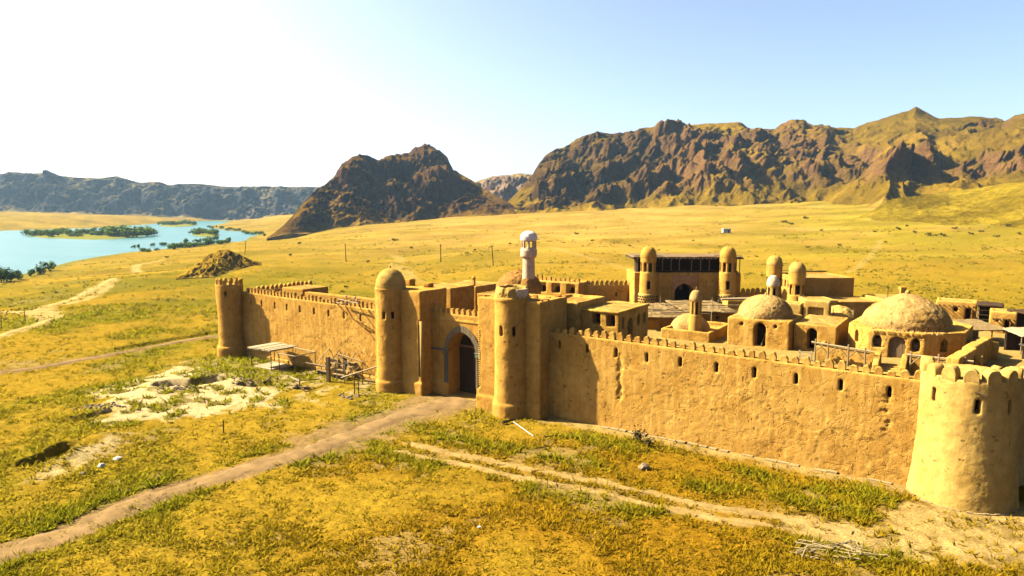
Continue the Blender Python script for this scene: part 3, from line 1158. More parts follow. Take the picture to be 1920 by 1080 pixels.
def merlons_line(t, meshes, x0, x1, y, z, pitch, axis='x'):
    n = max(1, int(round((x1 - x0) / pitch)))
    for i in range(n):
        u = x0 + (i + .5) * (x1 - x0) / n + random.uniform(-.03, .03)
        zz = z(u) if callable(z) else z
        p = (u, y, zz) if axis == 'x' else (y, u, zz)
        t.inst('merlon', random.choice(meshes), p, (0 if axis == 'x' else math.pi / 2) + random.uniform(-.05, .05),
               (random.uniform(.85, 1.08), random.uniform(.9, 1.1), random.choice([1, 1, 1, 1, .7]) * random.uniform(.84, 1.1)))


def slit_cut(c, x, z, wd=.2, h=.72, y0=-.3, y1=.75):
    c.box(x - wd / 2, x + wd / 2, y0, y1, z, z + h)


def rough_patch(scale, amp, thr=.15):
    def f(co, no):
        X, Y, Z = co.T
        n = fbm(X * scale, Y * scale, Z * scale, 4)
        return -amp * sst(thr, thr + .12, n)
    return f


def wall_rough(s0, s1):
    """plaster that has come away in sheets: ragged steps a few centimetres deep, more of them low on the wall"""
    def f(co, no):
        X, Y, Z = co.T
        front = no[:, 1] < -.6
        n = fbm(X * .42 + 3, Z * .55, None, 5)
        m = fbm(X * .12, Z * .2 + 9, None, 2)
        n2 = fbm(X * 1.6, Z * 1.6 + 5, None, 4)
        d = -.020 * sst(.22, .25, n + .45 * m) - .015 * sst(.40, .46, n2 + .3 * m)
        d = d - .10 * np.exp(-((X - 47.6 - .25 * n2) / .16) ** 2) * (Z < 6.0) * (Z > 2.4)
        d = d - .10 * np.exp(-((X - 65.6 - .5 * n2) / .22) ** 2) * (Z < 5.6) * (Z > 3.2) * sst(-.1, .2, n2)
        return d * front * sst(6.3, 5.6, Z)
    return f


# front wall, left stretch
SLL = [1.25, 3.3, 5.6, 7.7, 9.9, 12.2, 14.5, 16.8, 19.2]
t = Thing('fortress_wall', 'long mud-brick front wall with close small merlons between the far left tower and the domed gate tower', 'wall', FORT, (11, .6, 0))
ZL = lambda u: 7.45 - .012 * u
b_ = MB().add([(-.8, 0, -.9), (23.6, 0, -.9), (23.6, 1.1, -.9), (-.8, 1.1, -.9), (-.8, 0, ZL(-.8)), (23.6, 0, ZL(23.6)), (23.6, 1.1, ZL(23.6)), (-.8, 1.1, ZL(-.8))],
             [(0, 3, 2, 1), (4, 5, 6, 7), (0, 1, 5, 4), (1, 2, 6, 5), (2, 3, 7, 6), (3, 0, 4, 7)])
b_.box(.2, 23.0, -.12, .4, -.9, .38)
c_ = MB()
for u in SLL:
    slit_cut(c_, u, 6.05 - .012 * u, .25, .72)
t.adobe('wall_body', b_, M['mud'], c_, .085, .02, 1, .5, rough=wall_rough(0, 23))
for u in SLL:
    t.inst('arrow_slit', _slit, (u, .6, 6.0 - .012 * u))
merlons_line(t, MER_L, .2, 22.4, .32, lambda u: ZL(u) - .03, .585)

# front wall, right stretch
SLR = []
for px_ in (1049, 1100.5, 1155, 1213, 1275.5, 1343.5, 1415, 1493, 1577, 1668):
    lo, hi = 38.0, 70.0
    for _ in range(40):
        m_ = (lo + hi) / 2
        X_, Y_, _z = FORT.w(m_, 0)
        if pxof(X_, Y_, 6.0) < px_:
            lo = m_
        else:
            hi = m_
    SLR.append(lo)
t = Thing('fortress_wall', 'long mud-brick front wall with flaking plaster and rounded merlons between the gate and the flared corner tower', 'wall', FORT, (54.5, .6, 0))
ZR = lambda u: 6.98 - .0125 * (u - 46)
b_ = MB().add([(41.0, 0, -.9), (68.6, 0, -.9), (68.6, 1.15, -.9), (41.0, 1.15, -.9), (41.0, 0, ZR(41)), (68.6, 0, ZR(68.6)), (68.6, 1.15, ZR(68.6)), (41.0, 1.15, ZR(41))],
             [(0, 3, 2, 1), (4, 5, 6, 7), (0, 1, 5, 4), (1, 2, 6, 5), (2, 3, 7, 6), (3, 0, 4, 7)])
c_ = MB()
for u in SLR:
    slit_cut(c_, u, 5.64 - .0125 * (u - 46), .225, .74)
t.adobe('wall_body', b_, M['mud'], c_, .07, .02, 2, .5, rough=wall_rough(41, 68))
for u in SLR:
    t.inst('arrow_slit', _slit, (u, .6, 5.56 - .0125 * (u - 46)))
merlons_line(t, MER_R, 41.5, 67.6, .34, lambda u: ZR(u) - .03, .70)
for i in range(26):
    x0 = 46.2 + i * .78
    if random.random() < .8:
        t.part('kerb_stone', MB().box(x0, x0 + random.uniform(.55, .77), -.34 + random.uniform(-.1, .1), -.02, -.3, .10 + random.uniform(-.05, .04)), M['concrete'])

# left side wall, running away from the camera
t = Thing('fortress_wall', 'short crenellated side wall running back from the far left tower', 'wall', FORT, (0, 5, 0))
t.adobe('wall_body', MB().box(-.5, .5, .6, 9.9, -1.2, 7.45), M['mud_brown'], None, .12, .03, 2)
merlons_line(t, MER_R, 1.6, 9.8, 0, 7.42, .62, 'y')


# towers
def lathe_tower(t, prof, cx, cy, m, cuts, vox, amp=.03, part='shaft', smooth=3):
    return t.adobe(part, MB().lathe(prof, cx, cy, 48), m, cuts, vox, amp, smooth, .8)


def slit_in_tower(c, cx, cy, ang, r, z, wd, h, depth=.7):
    """radial slot; ang in frame coordinates"""
    ca, sa = math.cos(ang), math.sin(ang)
    p = []
    for a_, b2 in ((r - depth, -wd / 2), (r + .5, -wd / 2), (r + .5, wd / 2), (r - depth, wd / 2)):
        p.append((cx + a_ * ca - b2 * sa, cy + a_ * sa + b2 * ca))
    c.prism(p, z, z + h)


def radial_panel(t, name, cx, cy, ang, r, z, wd, h, m, d=.05):
    ca, sa = math.cos(ang), math.sin(ang)
    mb = MB()
    p = []
    for a_, b2 in ((r - d, -wd / 2), (r, -wd / 2), (r, wd / 2), (r - d, wd / 2)):
        p.append((cx + a_ * ca - b2 * sa, cy + a_ * sa + b2 * ca))
    mb.prism(p, z, z + h)
    return t.part(name, mb, m)


def face_angle(fr, cx, cy, px):
    """frame angle at which a tower surface point of that photo column faces the camera"""
    X, Y, _ = fr.w(cx, cy)
    zf = math.hypot(X, Y)
    off = (px - pxof(X, Y)) / FPX * zf
    return X, Y, off


def cam_ang(fr, cx, cy, frac):
    """frame angle of the direction to the camera, turned right by asin(frac)"""
    X, Y, _ = fr.w(cx, cy)
    a = math.atan2(-Y, -X) + math.asin(max(-1, min(1, frac)))
    return a - fr.a


# far left tower
AX, AY = FORT.l(-32.75, 78.6)
t = Thing('watchtower', 'slender round mud tower with stepped base at the far left end of the front wall', 'tower', FORT, (AX, AY, -.6))
c_ = MB()
sa_ = cam_ang(FORT, AX, AY, -.32)
slit_in_tower(c_, AX, AY, sa_, 1.4, 7.05, .24, .62)
lathe_tower(t, [(1.70, -1.6), (1.68, .95), (1.63, 1.15), (1.47, 1.25), (1.41, 2.2), (1.38, 3.6), (1.40, 5.2), (1.48, 6.6), (1.52, 8.42)], AX, AY, M['mud_smooth'], c_, .07)
radial_panel(t, 'arrow_slit', AX, AY, sa_, .85, 7.0, .2, .7, M['void'])
for i in range(13):
    a_ = 2 * math.pi * i / 13
    t.inst('merlon', MER_L[i % 4], (AX + 1.31 * math.cos(a_), AY + 1.31 * math.sin(a_), 8.38), a_ + math.pi / 2, (1.05, .85, 1))

# gate tower with dome
BX, BY = FORT.l(-11.35, 63.45)
t = Thing('gate_tower', 'tall round mud gate tower with a complete smooth dome left of the gate', 'tower', FORT, (BX, BY, -.2))
c_ = MB()
wa = [cam_ang(FORT, BX, BY, -.48), cam_ang(FORT, BX, BY, .10)]
for a_ in wa:
    slit_in_tower(c_, BX, BY, a_, 1.4, 6.9, .26, .72, .7)
lathe_tower(t, [(1.60, -.9), (1.60, .85), (1.56, 1.02), (1.45, 1.1), (1.42, 4), (1.40, 9.5), (1.44, 9.56), (1.45, 9.72), (1.40, 9.78)], BX, BY, M['mud_smooth'], c_, .07)
dp = [(1.41 * math.cos(u) ** .9, 9.74 + 1.78 * math.sin(u)) for u in [math.pi / 2 * i / 14 for i in range(14)]] + [(.09, 11.52)]
t.adobe('dome', MB().lathe([(1.41, 9.5)] + dp, BX, BY, 40), M['mud_pale'], None, .06, .02, 2)
fi = MB().lathe([(.1, 11.45), (.05, 11.6), (.08, 11.68), (.01, 11.8)], BX, BY, 8)
t.part('finial', fi, M['mud_brown'], smooth=True)
for a_ in wa:
    radial_panel(t, 'window', BX, BY, a_, .85, 6.85, .32, .85, M['void'])

# gate tower with broken top
CX, CY = FORT.l(0.0, 55.6)
t = Thing('gate_tower', 'tall round mud gate tower whose dome has broken off, white plaster patched at its rim', 'tower', FORT, (CX, CY, -.2))
c_ = MB()
wa = [cam_ang(FORT, CX, CY, -.62), cam_ang(FORT, CX, CY, .13)]
for a_ in wa:
    slit_in_tower(c_, CX, CY, a_, 1.5, 6.75, .28, .86, .7)
lathe_tower(t, [(1.64, -.9), (1.64, .9), (1.60, 1.08), (1.47, 1.18), (1.45, 4), (1.43, 9.55), (1.49, 9.62), (1.49, 9.82), (1.42, 9.9)], CX, CY, M['mud_smooth'], c_, .07)


def broken(co, no):
    X, Y, Z = co.T
    return .10 * fbm(X * 1.7, Y * 1.7, Z * 1.7, 3)


b_ = MB().lathe([(1.42, 9.8), (1.40, 10.2), (1.31, 10.55), (1.22, 10.72)], CX, CY, 40)
c_ = MB().lathe([(.98, 10.25), (.98, 11.5)], CX, CY, 24)
ang0 = cam_ang(FORT, CX, CY, .75)
c_.box(CX + math.cos(ang0) * .9 - .5, CX + math.cos(ang0) * .9 + .6, CY + math.sin(ang0) * .9 - .45, CY + math.sin(ang0) * .9 + .45, 10.52, 11.4)
t.adobe('broken_rim', b_, M['mud_pale'], c_, .06, .05, 2, 1.6, rough=broken)
wp = MB()
for k in range(9):
    a_ = cam_ang(FORT, CX, CY, .28 + .07 * k)
    z0 = 10.05 - .22 * random.random() - .1 * (k % 3)
    a2 = cam_ang(FORT, CX, CY, .28 + .07 * (k + 1))
    pts = [(CX + r_ * math.cos(q), CY + r_ * math.sin(q)) for r_, q in ((1.30, a_), (1.43, a_), (1.43, a2), (1.30, a2))]
    wp.prism(pts, z0, 10.6)
t.part('plaster_patch', wp, M['white'])
for a_ in wa:
    radial_panel(t, 'window', CX, CY, a_, .9, 6.7, .34, 1.0, M['void'])
rot_ = MB()
a_ = cam_ang(FORT, CX, CY, .28)
for k in range(5):
    ak = cam_ang(FORT, CX, CY, .20 + .06 * k)
    rot_.tube((CX + 1.38 * math.cos(ak), CY + 1.38 * math.sin(ak), 7.5 + .13 * k), (CX + 1.52 * math.cos(ak), CY + 1.52 * math.sin(ak), 7.5 + .13 * k + .08 * (k % 2)), .07, .04)
t.part('bared_reeds', rot_, M['mud_red'])

# flared corner tower, right foreground
DX, DY = FORT.l(26.95, 39.35)
t = Thing('corner_tower', 'massive flared round tower in the right foreground, half in sun, with broad merlons', 'tower', FORT, (DX, DY, -.2))
c_ = MB()
sl_ = [(-.66, 6.0), (.20, 5.75), (.80, 5.75)]
for f_, z_ in sl_:
    slit_in_tower(c_, DX, DY, cam_ang(FORT, DX, DY, f_), 2.54, z_ - .15, .27, .86, .8)
profD = [(2.92, -1.0), (2.86, 0), (2.78, .6), (2.68, 1.5), (2.58, 2.6), (2.53, 4.0), (2.51, 5.6), (2.51, 7.3), (2.48, 7.45)]
t.adobe('shaft', MB().lathe(profD, DX, DY, 64), M['mud_pale'], c_, .075, .045, 3, .55)
for f_, z_ in sl_:
    radial_panel(t, 'arrow_slit', DX, DY, cam_ang(FORT, DX, DY, f_), 1.84, z_ - .2, .26, 1.0, M['void'])
for k in range(14):
    a_ = cam_ang(FORT, DX, DY, 0) + 2 * math.pi * (k + .1) / 14
    fwd = math.cos(a_ - cam_ang(FORT, DX, DY, 0))
    if fwd < -.25:
        continue
    t.inst('merlon', MER_D[k % 4], (DX + 2.2 * math.cos(a_), DY + 2.2 * math.sin(a_), 7.40), a_ + math.pi / 2, (1, 1, random.uniform(.9, 1.08)))
for k in range(26):
    a_ = cam_ang(FORT, DX, DY, -.95) + k * .098
    a2 = a_ + .094
    pts = [(DX + r_ * math.cos(q), DY + r_ * math.sin(q)) for r_, q in ((2.7, a_), (2.98, a_), (2.98, a2), (2.7, a2))]
    if random.random() < .75:
        t.part('kerb_stone', MB().prism(pts, -.3, .05 + random.uniform(-.02, .03)), M['concrete'])
t.part('drain_tubes', MB().tube((DX, DY - 2.3, 6.9), (DX + .9, DY - 2.8, 6.8), .05), M['wood_dark'])

# outer wall to the right of the corner tower (in shade)
RW = Frame(26.9, 39.35, math.radians(14))
t = Thing('fortress_wall', 'shaded outer wall with broad pale merlons leaving the frame right of the corner tower', 'wall', RW, (9, .6, 0))
t.adobe('wall_body', MB().box(1.2, 24, 0, 1.2, -1, 6.4), M['mud_pale'], None, .13, .04, 3)
merlons_line(t, MER_D, 2.9, 23.5, .32, 6.35, 1.02)
t.adobe('inner_step', MB().box(3.2, 24, .75, 1.9, 3, 6.5), M['mud_pale'], None, .13, .03, 2)
merlons_line(t, MER_D, 3.4, 23.5, 1.6, 6.47, 1.15)

# gatehouse ---------------------------------------------------------------
t = Thing('gatehouse', 'mud gatehouse with tall pointed gate, recessed between two flanking blocks and towers', 'gatehouse', FORT, (32, 1, 0))
b_ = MB().box(22.6, 28.45, -1.35, 2.4, -.8, 9.6)
b_.box(22.6, 28.6, -1.5, 0, -.8, 1.15)
c_ = MB().box(28.2, 28.8, -1.8, -1.08, 1.75, 6.9)
t.adobe('flanking_block', b_, M['mud_smooth'], c_, .085, .03, 3)
b_ = MB().box(34.95, 41.25, -1.35, 3.0, -.8, 9.62)
b_.box(34.8, 41.35, -1.5, 0, -.8, 1.1)
c_ = MB().box(34.6, 35.18, -1.8, -1.1, 1.75, 6.9)
t.adobe('flanking_block', b_, M['mud_smooth'], c_, .085, .03, 3)
# gate wall with pointed opening
GA = arch(32.05, -.9, 3.15, 6.95, 1.85, 7)
b_ = MB().box(28.3, 35.1, .12, 2.6, -.8, 7.6)
b_.box(28.3, 30.35, -.02, .3, -.8, 1.15).box(33.75, 35.1, -.02, .3, -.8, 1.15)
b_.box(28.3, 35.1, .05, .3, 6.95, 7.05)
c_ = MB().xprism(GA, 'y', -.6, 2.0)
t.adobe('gate_wall', b_, M['mud_smooth'], c_, .07, .02, 2)
merlons_line(t, MER_L, 28.6, 34.9, .34, 7.57, .64)
# voussoirs of the arch, each a brick
Av = arch(32.05, 4.2, 3.15, 1.85, 1.85, 12)[2:]
Ao = arch(32.05, 4.2, 4.05, 2.45, 2.35, 12)[2:]
for i in range(len(Av) - 1):
    mb = MB()
    q = [Av[i], Ao[i], Ao[i + 1], Av[i + 1]]
    k = .96
    cq = (sum(p[0] for p in q) / 4, sum(p[1] for p in q) / 4)
    q = [(cq[0] + (p[0] - cq[0]) * k, cq[1] + (p[1] - cq[1]) * k) for p in q]
    mb.xprism(q, 'y', .04 - .012 * (i % 3), .5)
    t.part('arch_brick', mb, M['tile_pale'])
t.part('impost_band', MB().box(28.35, 30.5, .03, .2, 4.15, 4.32), M['tile'])
t.part('impost_band', MB().box(33.62, 34.85, -.05, .3, 3.95, 4.28).box(33.55, 34.9, -.08, .3, 4.28, 4.36), M['tile_green'], label='pale green ledge at the right spring of the gate arch')
# lattice tile pilaster
tp = t.part('tile_pilaster', MB().box(29.98, 30.44, .05, .3, 1.15, 4.15), M['tile'])
lt = MB()
for k in range(9):
    z0 = 1.2 + k * .33
    lt.tube((30.0, .035, z0), (30.42, .035, z0 + .33), .022, n=4)
    lt.tube((30.42, .035, z0), (30.0, .035, z0 + .33), .022, n=4)
t.part('lattice', lt, M['tile_pale'], tp)
t.part('tile_pilaster', MB().box(33.66, 33.86, .02, .3, 1.15, 3.95), M['tile_pale'])
# corner columns
t.part('corner_column', MB().lathe([(.19, 1.75), (.19, 6.9)], 28.44, -1.2, 12), M['mud_pale'], smooth=True)
t.part('column_cap', MB().box(28.2, 28.5, -1.36, -1.08, 6.55, 6.9), M['mud_red'])
st = MB().box(28.14, 28.2, -1.37, -1.3, 1.75, 6.9)
st.box(28.48, 28.52, -1.16, -1.1, 1.75, 6.9)
t.part('column_strip', st, M['wood_dark'])
rope = MB()
for k in range(26):
    z0 = 1.9 + k * .19
    rope.lathe([(.05, z0), (.13, z0 + .06), (.13, z0 + .12), (.05, z0 + .185)], 35.1, -1.24, 8)
t.part('rope_column', rope, M['mud_pale'], smooth=True)
# door
pl_ = []
door = t.part('door', MB().box(30.2, 33.9, 1.78, 1.9, -.7, 6.0), M['wood_dark'])
for k in range(9):
    x0 = 30.5 + k * .345
    t.part('plank', MB().box(x0, x0 + .33, 1.70 - .01 * (k % 2), 1.775, -.05, 4.25), M['wood_dark'], door)
t.part('door_frame', MB().box(32.86, 33.04, 1.55, 1.70, -.05, 4.35), M['wood_orange'], door)
t.part('door_frame', MB().box(30.3, 33.1, 1.56, 1.69, 4.35, 4.52), M['wood_orange'], door)
t.part('threshold', MB().box(30.4, 33.7, -.2, 1.7, -.3, .06), M['court'])
# roof slabs between the blocks
t.part('roof_deck', MB().box(28.3, 35.1, 2.4, 5.0, 6.6, 6.9), M['roof'])
pr = MB().box(22.7, 24.6, 1.5, 2.3, 9.55, 10.25).box(26.1, 26.9, 1.6, 2.35, 9.55, 10.0)
t.adobe('parapet', pr, M['mud_brown'], None, .09, .03, 2)
rr = MB()
for k in range(40):
    x0, y0 = random.uniform(35.2, 41.0), random.uniform(-.9, 2.8)
    r_ = random.uniform(.08, .22)
    rr.box(x0 - r_, x0 + r_, y0 - r_ * .8, y0 + r_ * .8, 9.5, 9.6 + r_ * .7)
tag(t.part('roof_rubble', rr, M['mud_red']), kind='stuff')

# ------------------------------------------------------------------ court
mbc = MB().prism([FORT.w(22.7, 2.6)[:2], FORT.w(28.3, 3.1)[:2], FORT.w(28.3, 6)[:2], FORT.w(35, 6)[:2], FORT.w(41.3, 3.1)[:2], FORT.w(41.3, 1.15)[:2], FORT.w(67.6, 1.15)[:2],
                   (27.5, 41.5), (46, 46.5), (60, 60), (56, 82), (44, 86), (36, 92), FORT.w(27, 33)[:2], FORT.w(15, 33)[:2]], -1.0, ZC)
tag(link('courtyard', mbc.mesh('courtyard'), M['court']), kind='structure')

# ------------------------------------------------------------------ buildings inside the walls


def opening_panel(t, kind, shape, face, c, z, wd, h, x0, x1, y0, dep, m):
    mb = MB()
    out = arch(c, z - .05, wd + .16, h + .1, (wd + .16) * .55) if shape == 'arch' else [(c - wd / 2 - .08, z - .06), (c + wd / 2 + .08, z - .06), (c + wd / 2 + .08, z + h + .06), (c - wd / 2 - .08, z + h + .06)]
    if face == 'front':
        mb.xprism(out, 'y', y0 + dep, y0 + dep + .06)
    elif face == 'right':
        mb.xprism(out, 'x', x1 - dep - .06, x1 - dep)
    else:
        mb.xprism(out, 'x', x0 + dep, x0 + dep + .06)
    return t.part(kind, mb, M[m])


def building(name, label, cat, fr, x0, x1, y0, y1, z1, ops=(), m='mud', roof='roof', z0=3.6, vox=.09, amp=.03, extra=None, excut=None, group=None, lip=.12, smooth=3, rough=None):
    """flat-roofed mud building; ops: (kind, shape, face, centre, sill z, width, height, depth, panel material or None)"""
    t = Thing(name, label, cat, fr, ((x0 + x1) / 2, (y0 + y1) / 2, ZC), group)
    b = MB().box(x0, x1, y0, y1, z0, z1)
    if extra:
        extra(b)
    c = MB()
    if lip:
        c.box(x0 + .3, x1 - .3, y0 + .3, y1 - .3, z1 - lip, z1 + 2)
    if excut:
        excut(c)
    for kind, shape, face, ce, z, wd, h, dep, pm in ops:
        out = arch(ce, z, wd, h, wd * .55) if shape == 'arch' else [(ce - wd / 2, z), (ce + wd / 2, z), (ce + wd / 2, z + h), (ce - wd / 2, z + h)]
        if face == 'front':
            c.xprism(out, 'y', y0 - .6, y0 + dep)
        elif face == 'right':
            c.xprism(out, 'x', x1 - dep, x1 + .6)
        else:
            c.xprism(out, 'x', x0 - .6, x0 + dep)
    t.adobe('wall', b, M[m], c, vox, amp, smooth, rough=rough)
    for kind, shape, face, ce, z, wd, h, dep, pm in ops:
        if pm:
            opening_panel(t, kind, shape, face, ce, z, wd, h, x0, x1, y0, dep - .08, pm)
    if roof:
        t.adobe('roof', MB().box(x0 + .26, x1 - .26, y0 + .26, y1 - .26, z1 - lip - .25, z1 - lip + .02), M[roof], None, .11, .05, 1, 1.4)
    return t


def dome_prof(r, z0, h, n=14, tip=.0, squash=1.0):
    p = [(r, z0 - .3), (r, z0)]
    for i in range(1, n + 1):
        u = math.pi / 2 * i / n
        rr = r * math.cos(u) ** squash
        zz = z0 + h * (math.sin(u) * (1 - tip) + tip * (1 - math.cos(u)) * 1.0)
        p.append((max(rr, .05), zz))
    return p


def lump(scale, amp):
    def f(co, no):
        X, Y, Z = co.T
        return amp * fbm(X * scale, Y * scale, Z * scale, 4) - amp * sst(.15, .3, fbm(X * scale * .5 + 8, Y * scale * .5, Z * scale * .5, 4))
    return f


def lantern_tower(name, label, fr, cx, cy, z0, r, zb, zo0, zo1, zd, ztop, nop=8, m='mud_smooth', dm='mud_pale', low=None, group=None, stick=True, wins=(), phase=.2, ow=None):
    """round tower: drum up to zb, arcade between zo0 and zo1, dome from zd to ztop"""
    t = Thing(name, label, 'tower', fr, (cx, cy, z0), group)
    prof = [(r * 1.12, z0 - 1.0), (r * 1.10, z0), (r * 1.0, zb), (r * 1.0, zo0 - .08), (r * .94, zo0 - .04), (r * .92, zo1 + .03), (r * .97, zo1 + .12), (r * .98, zd)]
    c = MB()
    ow = ow or r * .40
    a0 = cam_ang(fr, cx, cy, 0) + phase
    inner = r * .55
    for k in range(nop):
        a_ = a0 + 2 * math.pi * k / nop
        slit_in_tower(c, cx, cy, a_, r, zo0, ow, zo1 - zo0, r * .72)
    for fr_, z_, wd, h in wins:
        slit_in_tower(c, cx, cy, cam_ang(fr, cx, cy, fr_), r * 1.05, z_, wd, h, .6)
    t.adobe('shaft', MB().lathe(prof, cx, cy, 40), M[m], c, min(.075, r * .075), .015, 1)
    for k in range(nop):
        a_ = a0 + 2 * math.pi * k / nop
        if math.cos(a_ - cam_ang(fr, cx, cy, 0)) > .2:
            radial_panel(t, 'window', cx, cy, a_, r * .34, zo0, ow * 1.0, zo1 - zo0, M['void'])
    for fr_, z_, wd, h in wins:
        radial_panel(t, 'window', cx, cy, cam_ang(fr, cx, cy, fr_), r * 1.05 - .42, z_ - .04, wd + .1, h + .08, M['void'])
    dpf = [(r * .99, zd - .15)] + [(r * .99 * math.cos(u) ** .85 + .01, zd + (ztop - zd) * math.sin(u)) for u in [math.pi / 2 * i / 12 for i in range(13)]]
    t.adobe('dome', MB().lathe(dpf, cx, cy, 32), M[dm], None, min(.07, r * .08), .02, 2)
    t.part('finial', MB().lathe([(.07, ztop - .05), (.04, ztop + .12), (.06, ztop + .18), (.01, ztop + .32)], cx, cy, 8), M['mud_brown'], smooth=True)
    if stick:
        sx = Vector((-fr.w(1, 0)[1] + fr.o[1], 0, 0))
        ca = -fr.a
        t.part('cross_pole', MB().tube((cx - (r + .75) * math.cos(ca), cy - (r + .75) * math.sin(ca), zd + .06), (cx + (r + .75) * math.cos(ca), cy + (r + .75) * math.sin(ca), zd + .12), .045, .03), M['wood'])
    return t


# house with two window openings, close behind the front wall
building('mud_house', 'flat-roofed mud house with two square window recesses, right behind the front wall', 'house', FORT, 42.0, 45.63, 3.85, 9.9, 8.55,
         [('window', 'sq', 'front', 43.5, 7.3, .82, .98, .9, 'void'), ('window', 'sq', 'front', 44.9, 7.25, .78, .98, .9, 'void'),
          ('window', 'arch', 'right', 4.75, 7.0, .55, 1.0, .7, 'void'), ('door', 'arch', 'right', 6.15, ZC, 1.0, 3.0, .9, 'void'),
          ('window', 'arch', 'right', 7.9, 6.9, .6, 1.05, .7, 'void'), ('window', 'arch', 'right', 9.1, 6.9, .6, 1.05, .7, 'void')], 'mud', 'roof', lip=.05, vox=.075,
         extra=lambda b: b.box(41.95, 45.72, 3.75, 9.98, 8.42, 8.58))
building('mud_annex', 'plain taller mud block wedged between the gatehouse and the house with square windows', 'annex', FORT, 38.5, 42.15, 3.2, 8.4, 9.15, [], 'mud', 'mud_red', lip=.25)
# gatehouse dome and minaret
GDX, GDY = 32.1, 9.2
t = Thing('brick_dome', 'weathered brown brick dome with pointed crown behind the gate towers', 'dome', FORT, (GDX, GDY, ZC))
t.adobe('drum', MB().lathe([(2.3, 3.6), (2.3, 9.25), (2.15, 9.4)], GDX, GDY, 8), M['mud_brown'], None, .1, .03, 2)
t.adobe('dome_shell', MB().lathe(dome_prof(2.3, 9.15, 1.85, 14, .12, .95), GDX, GDY, 40), M['dome_brown'], None, .075, .03, 1, 1.2, rough=lump(2.2, .06))
t.part('finial', MB().lathe([(.09, 10.9), (.05, 11.1), (.02, 11.35)], GDX, GDY, 8), M['mud_brown'])
sp = MB()
for k in range(9):
    a_ = -.6 + k * .12
    sp.box(GDX + .9 + .1 * k, GDX + 1.1 + .1 * k, GDY - 1.9 + .1 * k, GDY - 1.7 + .1 * k, 9.6, 9.85 + .1 * (k % 3))
MX, MY = FORT.l(1.62, 66.0)
t = Thing('minaret', 'slim whitewashed minaret with open lantern and white rounded cap, the tallest tower of the fort', 'minaret', FORT, (MX, MY, ZC))
c_ = MB()
a0 = cam_ang(FORT, MX, MY, 0)
for k in range(8):
    slit_in_tower(c_, MX, MY, a0 + .38 + k * math.pi / 4, .78, 13.28, .33, .62, 1.2)
t.adobe('shaft', MB().lathe([(.72, 3.6), (.66, 8), (.57, 12.35), (.60, 12.4)], MX, MY, 32), M['white'], None, .07, .012, 2)
t.adobe('lantern', MB().lathe([(.60, 12.3), (.76, 12.42), (.80, 12.6), (.80, 13.1), (.74, 13.14), (.74, 14.0)], MX, MY, 32), M['white'], c_, .055, .008, 1)
t.adobe('cap', MB().lathe([(.80, 13.96), (.83, 14.1), (.83, 14.35), (.70, 14.66), (.42, 14.86), (.05, 14.92)], MX, MY, 32), M['white_cap'], None, .06, .02, 2, 2)
rb = MB()
for k in range(8):
    a_ = a0 + .5 + random.uniform(-1.6, 1.2)
    rr = random.uniform(.7, .85)
    rb.tube((MX + rr * math.cos(a_), MY + rr * math.sin(a_), 9.6 + random.random() * .4), (MX + rr * math.cos(a_), MY + rr * math.sin(a_), 10.1 + random.random() * .3), .14, .1, 6)
t.adobe('mud_collar', MB().lathe([(.85, 9.0), (.88, 9.6), (.80, 9.9), (.70, 10.2), (.62, 10.35)], MX, MY, 24), M['dome_brown'], None, .08, .06, 2, 2)

# arcade block with three niches in front of the back wall
def niche_cut(c):
    for xa, xb in ((20.6, 21.9), (22.85, 24.1), (25.1, 26.35)):
        c.box(xa, xb, 30.6, 31.35, 5.85, 7.1)
        c.xprism(arch((xa + xb) / 2, 5.85, .85, .95, .45), 'y', 31.2, 31.9)


t = building('arcade_block', 'long mud block with three square niches holding small arches, beneath the far crenellated wall', 'building', FORT, 15.0, 27.0, 31.0, 34.2, 7.4, [], 'mud', None, excut=niche_cut, lip=0, vox=.09)
for xa, xb in ((20.6, 21.9), (22.85, 24.1), (25.1, 26.35)):
    opening_panel(t, 'window', 'arch', 'front', (xa + xb) / 2, 5.85, .8, .9, 0, 0, 31.0, .82, 'void')
merlons_line(t, MER_F, 16, 26.9, 31.6, 7.38, .72)
# rooms on the gate roof, left side
def ops_small(x0):
    return [('window', 'sq', 'right', y, 7.3, .22, .4, .5, 'void') for y in (15.2, 15.9, 17.1)]


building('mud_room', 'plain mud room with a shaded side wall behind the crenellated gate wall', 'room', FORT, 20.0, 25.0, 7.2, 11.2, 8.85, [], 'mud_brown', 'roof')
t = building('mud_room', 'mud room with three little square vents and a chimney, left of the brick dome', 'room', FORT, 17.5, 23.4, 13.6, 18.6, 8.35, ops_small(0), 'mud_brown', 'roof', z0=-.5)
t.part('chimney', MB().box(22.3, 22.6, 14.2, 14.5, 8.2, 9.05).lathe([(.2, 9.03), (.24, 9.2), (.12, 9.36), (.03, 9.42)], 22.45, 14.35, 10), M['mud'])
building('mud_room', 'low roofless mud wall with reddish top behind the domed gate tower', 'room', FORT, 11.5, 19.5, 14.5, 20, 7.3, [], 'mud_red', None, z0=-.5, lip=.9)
building('mud_room', 'mud block beside the brick dome with shaded wall facing the gate', 'room', FORT, 24.5, 29.9, 12.2, 16.5, 7.8, [], 'mud_brown', 'roof', z0=-.5)
